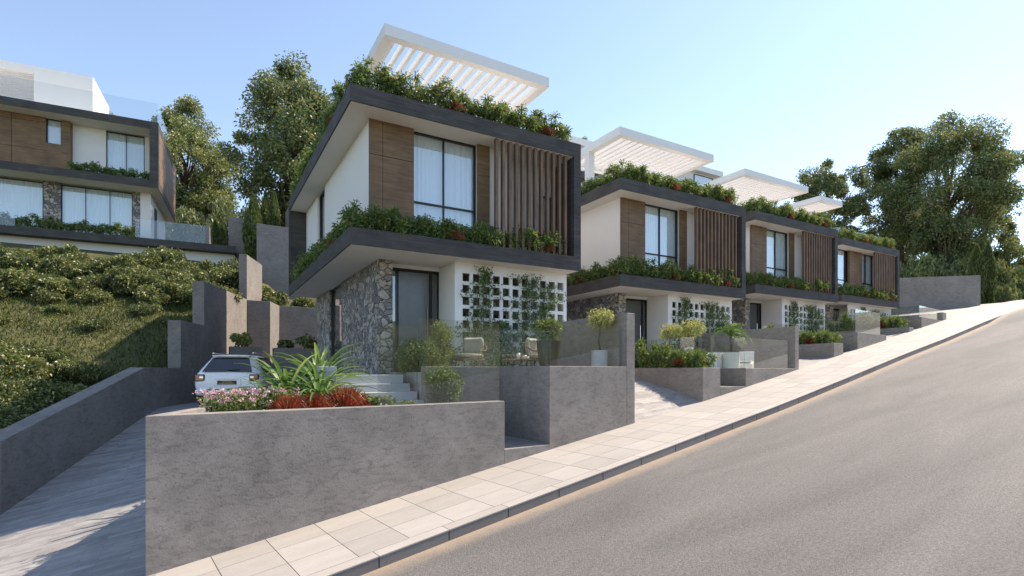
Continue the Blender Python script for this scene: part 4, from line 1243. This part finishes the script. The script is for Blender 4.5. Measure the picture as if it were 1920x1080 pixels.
# bushes on the zigzag wall
zb_ = bush_mesh('green_bush', 'leaf_shrub', .8, 2200, (.2, .07), 65, .7, 12)
for k, (x, y, z, s_) in enumerate([(3.6, 31.2, 3.8, 1.0), (5.0, 31.6, 3.7, .9), (6.3, 31.6, 3.7, 1.0), (7.6, 31.6, 3.8, .9)]):
    bedplant('green_bush', 'yellow-green bush on top of the zigzag wall left of the first house' if k == 0 else ['', 'leftmost', 'middle', 'rightmost'][k] + ' dark bush on the zigzag wall behind the first house', 'bush', zb_, (x, y, z), k * 1.7, s_, 'bushes on top of the zigzag wall')
bedplant('green_bush', 'yellow-green bush between the topmost sunlit slab and the tall grey slab wall', 'bush', zb_, (3.1, 32.2, 4.1), 1.1, 1.1, 'bushes on top of the zigzag wall')
# house H0 hedges
for zz, x0, ln_, h, l in ((.35 + 2.87, -4.0, 3.6, .75, 'green hedge hanging over the upper balcony edge of the hill house'), (-.05, -13, 11.9, .85, 'long green hedge along the terrace slab of the hill house')):
    me = hedge_mesh('hedge', ln_, .5, h, 70 + int(ln_), 900, leaf=(.14, .045)); x, y = h0p(x0, .08)
    tag(link('hedge', me, None, (x, y, 7.45 + zz), -a0), l, 'hedge', 'hedges of the hill house')

# ------------------------------------------------------------------ trees
def tree(label, px, D, ztop, zbase, wid, seed, mat, leaf=(.23, .115), n=16000, clumps=70, low=.28, group='broad-leaved trees behind the houses', cat='tree', xoff=0):
    x, y = cwp((px - 960) / 1000.9 * D, D); h = ztop - zbase
    r = empty('tree', label, cat, (x, y, zbase), 0, group)
    rng = np.random.default_rng(seed); m = MB()
    ch = h * (1 - low); cz = h * low + ch * .5; R_ = wid / 2
    cs = []; rad = []
    for _ in range(clumps):
        d_ = rand_dirs(rng, 1)[0]; q = (.35 + .65 * rng.random()) ** .7
        c = np.array([d_[0] * R_ * q * .82, d_[1] * R_ * q * .82, cz + d_[2] * ch * .5 * q * .88])
        tz = (c[2] - h * low) / ch
        c[:2] *= (.62 + .55 * math.sin(min(1, max(0.05, tz)) * PI)) * (1 if tz < .8 else .85)
        cs.append(c); rad.append(R_ * (.15 + .17 * rng.random()))
    P, D_ = clump_cloud(rng, cs, rad, n // clumps, .85, .15)
    P = P + rng.normal(size=P.shape) * R_ * .018 + .035 * R_ * np.sin(P[:, [1, 2, 0]] * 2.3)
    k = len(P)
    link('crown', leafmesh('crown', mat, P, D_, leaf[0] * (.6 + .7 * rng.random(k)), leaf[1] * (.8 + .4 * rng.random(k)), droop=.2, rng=rng), r)
    tp = [Vector((0, 0, -.5))]
    for i in range(1, 8): tp.append(Vector((rng.normal() * .12 * i * .4, rng.normal() * .12 * i * .4, h * .85 * i / 7)))
    m.tube(tp, [R_ * .075 * (1.15 - i / 8) + .03 for i in range(8)], 8)
    for c in cs[::2]:
        c = Vector(c); i = max(1, min(6, int((c.z / h) * 7 - 1))); b_ = tp[i]
        mid = (b_ + c) * .5 + Vector((0, 0, -.3)); m.tube([b_, mid, c], [R_ * .022, R_ * .014, R_ * .005], 5)
    m.build('trunk', 'bark', r, smooth=True)
    return r
tree('tall dense tree rising left of the nearest house', 550, 38, 22.4, 6.0, 8.2, 1, 'leaf_tree_b', n=64000, clumps=130, low=.14)
tree('broad sunlit tree to the right of the hill house', 345, 47, 24.5, 7.5, 8.8, 2, 'leaf_tree_a', n=60000, clumps=115, low=.15)
tree('small distant tree just above the roof of the hill house', 215, 58, 30.0, 9, 4.8, 3, 'leaf_tree_a', n=6000, clumps=30)
tree('tree top showing over the roofs between the first two houses', 1103, 52, 23.6, 8, 4.2, 4, 'leaf_tree_b', n=6000, clumps=30)
tree('slender tree behind the fourth pergola', 1556, 52, 22.2, 6, 6.4, 5, 'leaf_tree_b', n=26000, clumps=55, low=.25)
tree('left crown of the great trees at the top of the street', 1690, 54, 26.1, 5, 7.4, 6, 'leaf_tree_b', n=46800, clumps=80, low=.2)
tree('largest tree at the top of the street, right of the farthest house', 1775, 49, 24.3, 5, 10.5, 7, 'leaf_tree_b', n=68400, clumps=105, low=.16)
tree('lower side tree leaning right of the largest tree', 1852, 52, 18.5, 5, 6.5, 8, 'leaf_tree_b', n=25200, clumps=45, low=.1)
# cypresses
def cypress(label, px, D, zt, zb, r_, seed, group='narrow cypresses'):
    x, y = cwp((px - 960) / 1000.9 * D, D); h = zt - zb
    rng = np.random.default_rng(seed); n = 5200
    t = rng.random(n) ** .9; rr_ = r_ * np.minimum(1, (1 - t) * 3.2) ** .6 * (.75 + .25 * np.sin(t * 3)) * (.55 + .5 * rng.random(n)); a = rng.random(n) * 2 * PI
    rr_ *= (1 + .18 * np.sin(a * 3 + t * 9))
    P = np.stack([rr_ * np.cos(a), rr_ * np.sin(a), t * h], 1); D_ = np.stack([np.cos(a) * .3, np.sin(a) * .3, np.ones(n)], 1) + rng.normal(size=(n, 3)) * .22
    e_ = empty('cypress', label, 'cypress', (x, y, zb), 0, group)
    link('crown', leafmesh('crown', 'leaf_cypress', P, D_, .26 * (.6 + .6 * rng.random(n)), .07, droop=0, rng=rng), e_)
    MB().tube([(0, 0, -.3), (0, 0, h * .6)], [.08, .04], 6).build('trunk', 'bark', e_)
cypress('dark cypress between the two grey slab walls left of the nearest house', 475, 31.5, 10.4, 5.2, .50, 1)
cypress('cypress just left of the tall slab wall pier', 498, 34, 11.4, 6.2, .36, 2)
cypress('cypress against the tall slab wall pier, lighter green', 514, 33.5, 11.2, 6.2, .36, 3)
cypress('small cypress behind the glass of the hill house terrace, left one', 404, 36, 10.0, 7.0, .3, 4)
cypress('small cypress behind the glass of the hill house terrace, right one', 416, 36, 9.6, 7.0, .28, 5)
cypress('left cypress of the trio beside the blank wall', 1832, 38.5, 9.1, 4.0, .50, 6)
cypress('middle tallest cypress of the trio beside the blank wall', 1842, 40.0, 9.9, 4.1, .42, 7)
cypress('right cypress of the trio beside the blank wall', 1853, 38.5, 9.3, 4.0, .42, 8)

# shrubs ------------------------------------------------------------
def shrub_mesh(seed, mat='leaf_shrub', n=6400, leaf=(.085, .038)):
    rng = np.random.default_rng(seed); cl = 26
    cs = rand_dirs(rng, cl, .3) * np.array([.72, .72, .45]) * (.5 + .5 * rng.random((cl, 1))); cs[:, 2] = np.abs(cs[:, 2]) + .15
    P, D_ = clump_cloud(rng, cs, .15 + .14 * rng.random(cl), n // cl, .8, .3)
    k = 500; q = rand_dirs(rng, k, .2) * np.array([.7, .7, .5]) * rng.random((k, 1)) ** .4; q[:, 2] = np.abs(q[:, 2])
    P = np.concatenate([P, q]); D_ = np.concatenate([D_, rand_dirs(rng, k, .5)]); k = len(P)
    return leafmesh('shrub', mat, P, D_, leaf[0] * (.6 + .7 * rng.random(k)), leaf[1] * (.8 + .4 * rng.random(k)), droop=.25, rng=rng)
sh = [shrub_mesh(s) for s in (101, 102, 103, 104)]
rng = random.Random(9)
def put_shrub(x, y, s_, label, group, dz=0.0, mats=sh):
    o = link('shrub', mats[rng.randrange(len(mats))], None, (x, y, G(x, y) - .12 + dz), rng.random() * 6.28, (s_, s_, s_ * (.85 + .3 * rng.random())))
    tag(o, label, 'shrub', group)
CARD = lambda n: ORDL[n]
ones = ['', 'first', 'second', 'third', 'fourth', 'fifth', 'sixth', 'seventh', 'eighth', 'ninth', 'tenth', 'eleventh', 'twelfth', 'thirteenth', 'fourteenth', 'fifteenth', 'sixteenth', 'seventeenth', 'eighteenth', 'nineteenth', 'twentieth', 'twenty-first', 'twenty-second', 'twenty-third', 'twenty-fourth', 'twenty-fifth']
for row, (yy, nn, x0_, x1_) in enumerate(((28.4, 21, -15.5, .8), (31.0, 23, -16.5, 1.6), (33.6, 24, -17.5, 2.3))):
    for i in range(nn):
        x = x0_ + (x1_ - x0_) * (i + rng.random() * .5) / nn
        put_shrub(x, yy + rng.uniform(-.6, .6), rng.uniform(1.05, 1.95), ones[i + 1] + ' shrub from the left in the ' + ['front', 'middle', 'back'][row] + ' row of the upper belt', 'upper belt of shrubs on the embankment')
for i, x in enumerate((-16.5, -15.2, -13.9, -12.7, -11.4, -10.2, -9.0)):
    put_shrub(x, 26.4 + .5 * math.sin(i * 2.1) - (x + 9) * .05, 1.45, ones[i + 1] + ' shrub from the left along the lower edge of the upper belt', 'upper belt of shrubs on the embankment')
for row, (yy, nn, wd_) in enumerate(((15.2, 11, 9.5), (17.0, 14, 10.5), (18.8, 16, 11.5), (20.6, 16, 12), (22.8, 15, 13), (24.6, 7, 13.5))):
    for i in range(nn):
        y = yy + rng.uniform(-.7, .7); xr = -3.4 + (y - 14.14) * .365 - 1.25
        x = xr - wd_ * (nn - 1 - i + rng.random() * .5) / nn - (2.6 if row == 4 else (1.0 if row == 3 else 0))
        if row == 5: x = -16.5 + 7.5 * (i + rng.random() * .5) / nn
        put_shrub(x, y, rng.uniform(1.0, 1.85) * (.85 if row == 4 else 1), ones[i + 1] + ' shrub from the left in the ' + ones[row + 1] + ' row above the sloping driveway wall', 'lower belt of shrubs on the embankment')
scat = [(-13.2, 24.9, .8), (-11.0, 25.4, .7), (-8.8, 24.3, 1.0), (-7.6, 25.8, .75), (-6.1, 24.6, .9), (-4.6, 25.9, .7), (-3.3, 24.4, .8), (-2.0, 26.3, .9), (-.9, 25.2, .65), (-5.2, 27.0, .8), (-3.6, 27.2, .95), (-7.0, 27.1, 1.0), (-1.6, 27.4, 1.0)]
scat.sort()
for i, (x, y, sc_) in enumerate(scat):
    put_shrub(x, y, sc_, ones[i + 1] + ' small loose shrub from the left scattered on the grass band of the embankment', 'small shrubs scattered on the grass band')
ORD = ['first', 'second', 'third', 'fourth', 'fifth', 'sixth', 'seventh', 'eighth', 'ninth', 'tenth', 'eleventh', 'twelfth', 'thirteenth', 'fourteenth', 'fifteenth', 'sixteenth', 'seventeenth', 'eighteenth', 'nineteenth', 'twentieth']
def big_shrub_mesh(seed, mat='leaf_tree_a'):
    rng = np.random.default_rng(seed); cl = 46
    cs = rand_dirs(rng, cl, .2) * np.array([.8, .8, .62]) * (.35 + .65 * rng.random((cl, 1))); cs[:, 2] = cs[:, 2] * .9 + .62
    cs[:, 2] = np.clip(cs[:, 2], .12, 1.2)
    P, D_ = clump_cloud(rng, cs, .17 + .14 * rng.random(cl), 210, .8, .35); k = len(P)
    return leafmesh('shrub', mat, P, D_, .085 * (.6 + .7 * rng.random(k)), .042 * (.8 + .4 * rng.random(k)), droop=.25, rng=rng)
shr = [big_shrub_mesh(s) for s in (111, 112, 113)]
shb = [big_shrub_mesh(s, 'leaf_tree_b') for s in (114, 115)]
def big(px_c, D, ytop, base, wid, label, group, ms, k):
    x, y = cwp((px_c - 960) / 1000.9 * D, D); zt = (696.3 - ytop) / 1000.9 * D
    hs = (zt - base) / 1.25
    o = link('shrub', ms[k % len(ms)], None, (x, y, base - .3), k * 1.3, (wid / 2, wid / 2, hs + .25))
    tag(o, label, 'shrub', group)
wl = [(1698, 44, 488, 5), (1722, 48, 470, 5.5), (1752, 44, 480, 5), (1780, 48, 463, 5.5), (1806, 45, 476, 4.6)]
for k, (px_c, D, yt, wd_) in enumerate(wl):
    big(px_c, D, yt, 3.0, wd_, ORD[k] + ' large loose shrub from the left behind the big blank wall', 'shrubs behind the blank wall', shr, k)
cr = [(1868, 45, 478, 3.6), (1893, 50, 472, 4.6), (1925, 47, 486, 4.2), (1876, 41.5, 530, 2.0), (1902, 46, 520, 2.6)]
cl_ = ['tall sunlit shrub nearest the cypress trio at the crest', 'tallest shrub at the crest of the street', 'shrub cut by the right picture edge at the crest', 'low shrub touching the pavement beside the cypress trio', 'low shrub in front of the tallest one at the crest']
for k, (px_c, D, yt, wd_) in enumerate(cr):
    big(px_c, D, yt, 3.9, wd_, cl_[k], 'shrubs at the crest of the street', shr, k + 1)
for i in range(11):
    big(334 + i * 20, 43 + (i % 3) * 1.5, 392 - 14 * math.sin(i * 1.9) - (12 if i > 6 else 0), 7.0, 3.8, ORD[i] + ' tall hedge shrub from the left in the belt right of the hill house', 'belt of tall shrubs behind the slab walls', shb, i)

# grass on the embankment (uncountable)
rng = np.random.default_rng(3); n = 70000
Y = rng.uniform(13.5, 34, n); X = (-3.4 + (Y - 14.14) * .365 - .5) - rng.random(n) * 17
Zg = np.array([G(x, y) for x, y in zip(X, Y)])
P = np.stack([X, Y, Zg + .07], 1); D_ = np.stack([rng.normal(size=n) * .45, rng.normal(size=n) * .45, np.ones(n)], 1)
gm = leafmesh('grass', 'grass', P, D_, .12 + .16 * rng.random(n), .03, droop=.1, rng=rng)
g_ = link('grass', gm); g_['kind'] = 'stuff'; g_['label'] = 'short grass covering the embankment between the shrubs'

# ------------------------------------------------------------------ car
def car():
    x, y = cwp((426 - 960) / 1000.9 * 16.5, 16.5)
    r = empty('parked_car', 'white estate-like off-road car parked with its tail towards the street', 'car', (x, y, -1.15), R(-16))
    # sections along +y from the tail (y=0): (y, half-width at sill, half-width belt, half-width roof, z bottom, z belt, z roof)
    S_ = [(-.02, .70, .80, .60, .52, .86, .98), (.02, .84, .90, .66, .44, .98, 1.10), (.12, .90, .95, .72, .40, 1.02, 1.16), (.32, .93, .97, .68, .36, 1.05, 1.34), (.55, .94, .975, .62, .34, 1.05, 1.56), (.72, .94, .975, .60, .34, 1.05, 1.645), (.95, .95, .98, .66, .33, 1.05, 1.69), (1.7, .95, .98, .68, .33, 1.04, 1.70), (2.5, .95, .975, .67, .33, 1.03, 1.68), (3.1, .95, .97, .64, .33, 1.03, 1.52), (3.6, .95, .965, .66, .33, 1.02, 1.18), (4.3, .92, .93, .62, .36, .95, 1.02), (4.75, .78, .80, .45, .45, .80, .86)]
    rows = []
    for (yy, a, b_, c, z0, z1, z2) in S_:
        half = [(0, z0), (a * .8, z0), (a, z0 + .12), (b_, (z0 + z1) / 2), (b_ * .985, z1), ((b_ * .55 + c * .45), z1 + (z2 - z1) * .5), (c, z2 - .03 * (z2 - z1)), (c * .75, z2 + .0), (0, z2 + .02)]
        full = [(px_, z) for px_, z in half] + [(-px_, z) for px_, z in reversed(half[1:-1])]
        rows.append([(px_, yy, z) for px_, z in full + [full[0]]])
    m = MB(); m.quadstrip(rows); k = len(rows[0])
    m.f.append(tuple(range(k - 1))); m.f.append(tuple((len(rows) - 1) * k + i for i in reversed(range(k - 1))))
    b_ = m.build('body', 'car_paint', r, smooth=True)
    bm = bmesh.new(); bm.from_mesh(b_.data); bmesh.ops.remove_doubles(bm, verts=bm.verts, dist=.001); bmesh.ops.recalc_face_normals(bm, faces=bm.faces); bm.to_mesh(b_.data); bm.free()
    sb = b_.modifiers.new('round', 'SUBSURF'); sb.levels = 1; sb.render_levels = 1
    # rear window
    def skin(name, pts, mat, th=.012, par=r, smooth=False):
        mm = MB(); n = len(pts); c = Vector((0, 0, 0))
        P_ = [Vector(p) for p in pts]; nrm = (P_[1] - P_[0]).cross(P_[2] - P_[0]).normalized() * th
        mm.v = [tuple(p) for p in P_] + [tuple(p + nrm) for p in P_]
        mm.f = [tuple(range(n)), tuple(reversed(range(n, 2 * n)))] + [(i, (i + 1) % n, n + (i + 1) % n, n + i) for i in range(n)]
        return mm.build(name, mat, par)
    # glass lies 8 mm outside the tail gate slope
    skin('rear_window', [(-.52, .50, 1.57), (-.70, .03, 1.14), (.70, .03, 1.14), (.52, .50, 1.57)], 'car_glass', .02)
    MB().box(-.54, .54, .44, .80, 1.615, 1.66).build('spoiler', 'car_paint', r, bevel=.015)
    MB().tube([(0, .03, 1.18), (.34, .05, 1.21)], .010, 5).build('wiper', 'rubber', r)
    for sx in (-1, 1):
        t = MB(); t.box(min(sx * .62, sx * .90), max(sx * .62, sx * .90), -.035, .16, .84, 1.06)
        lm_ = t.build('tail_lamp', 'tail_lamp', r, bevel=.03)
        MB().box(min(sx * .66, sx * .76), max(sx * .66, sx * .76), -.045, -.03, .94, 1.0).build('lens', 'chrome', lm_)
        MB().box(min(sx * .945, sx * 1.0), max(sx * .945, sx * 1.0), .60, 2.9, 1.10, 1.16).build('trim_strip', 'rubber', r)
        skin('side_window', [(sx * .955, .62, 1.14), (sx * .955, 2.9, 1.12), (sx * .71, 2.55, 1.60), (sx * .70, .80, 1.60)], 'car_glass', .02 * sx)
        skin('roof_rail', [(sx * .60, .7, 1.73), (sx * .60, 2.6, 1.73), (sx * .57, 2.6, 1.75), (sx * .57, .7, 1.75)], 'chrome', .02)
        MB().tube([(sx * .97, 2.95, 1.12), (sx * 1.10, 2.98, 1.16)], [.03, .10], 8).build('mirror', 'car_paint', r)
        for yy in (.85, 3.75):
            w_ = MB().lathe([(.24, -.11), (.35, -.10), (.365, -.05), (.365, .05), (.35, .10), (.24, .11)], 26)
            w_.v = [(p[2] + sx * .86, p[0] + yy, p[1] + .36) for p in w_.v]
            wo = w_.build('wheel', 'rubber', r)
            h_ = MB().lathe([(.05, -.012), (.23, -.012), (.23, .012), (.05, .012)], 20); h_.v = [(p[2] + sx * .975, p[0] + yy, p[1] + .36) for p in h_.v]
            h_.build('rim', 'chrome', wo)
    MB().box(-.86, .86, -.09, .10, .42, .60).build('bumper', 'car_paint', r, bevel=.04)
    MB().box(-.55, .55, -.095, -.06, .585, .605).build('reflector_strip', 'plate_black', r)
    MB().box(-.70, .70, -.04, .05, .30, .42).build('diffuser', 'rubber', r, bevel=.02)
    MB().box(-.40, .40, -.035, .0, .70, .92).build('plate_recess', 'car_paint', r, bevel=.02)
    pl = MB().box(-.27, .27, -.048, -.036, .745, .865).build('number_plate', 'plate_black', r)
    rg = random.Random(4); g = MB()
    for (z0, z1, x0, x1) in ((.815, .845, -.12, .14), (.765, .800, -.22, .20)):
        x = x0
        while x < x1:
            w_ = rg.uniform(.012, .03); g.box(x, min(x + w_, x1), -.0505, -.0482, z0, z1 - rg.choice((0, .006))); x += w_ + .008
    g.build('plate_writing', 'plate_yellow', pl)
    MB().box(-.33, .33, -.05, -.02, .905, .93).build('gate_handle', 'chrome', r, bevel=.008)
    for sx in (-.55, .55): 
        e_ = MB().lathe([(.045, -.08), (.05, -.02), (.04, -.02)], 12); e_.v = [(p[0] + sx, p[2], p[1] + .36) for p in e_.v]; e_.build('exhaust', 'chrome', r)
car()
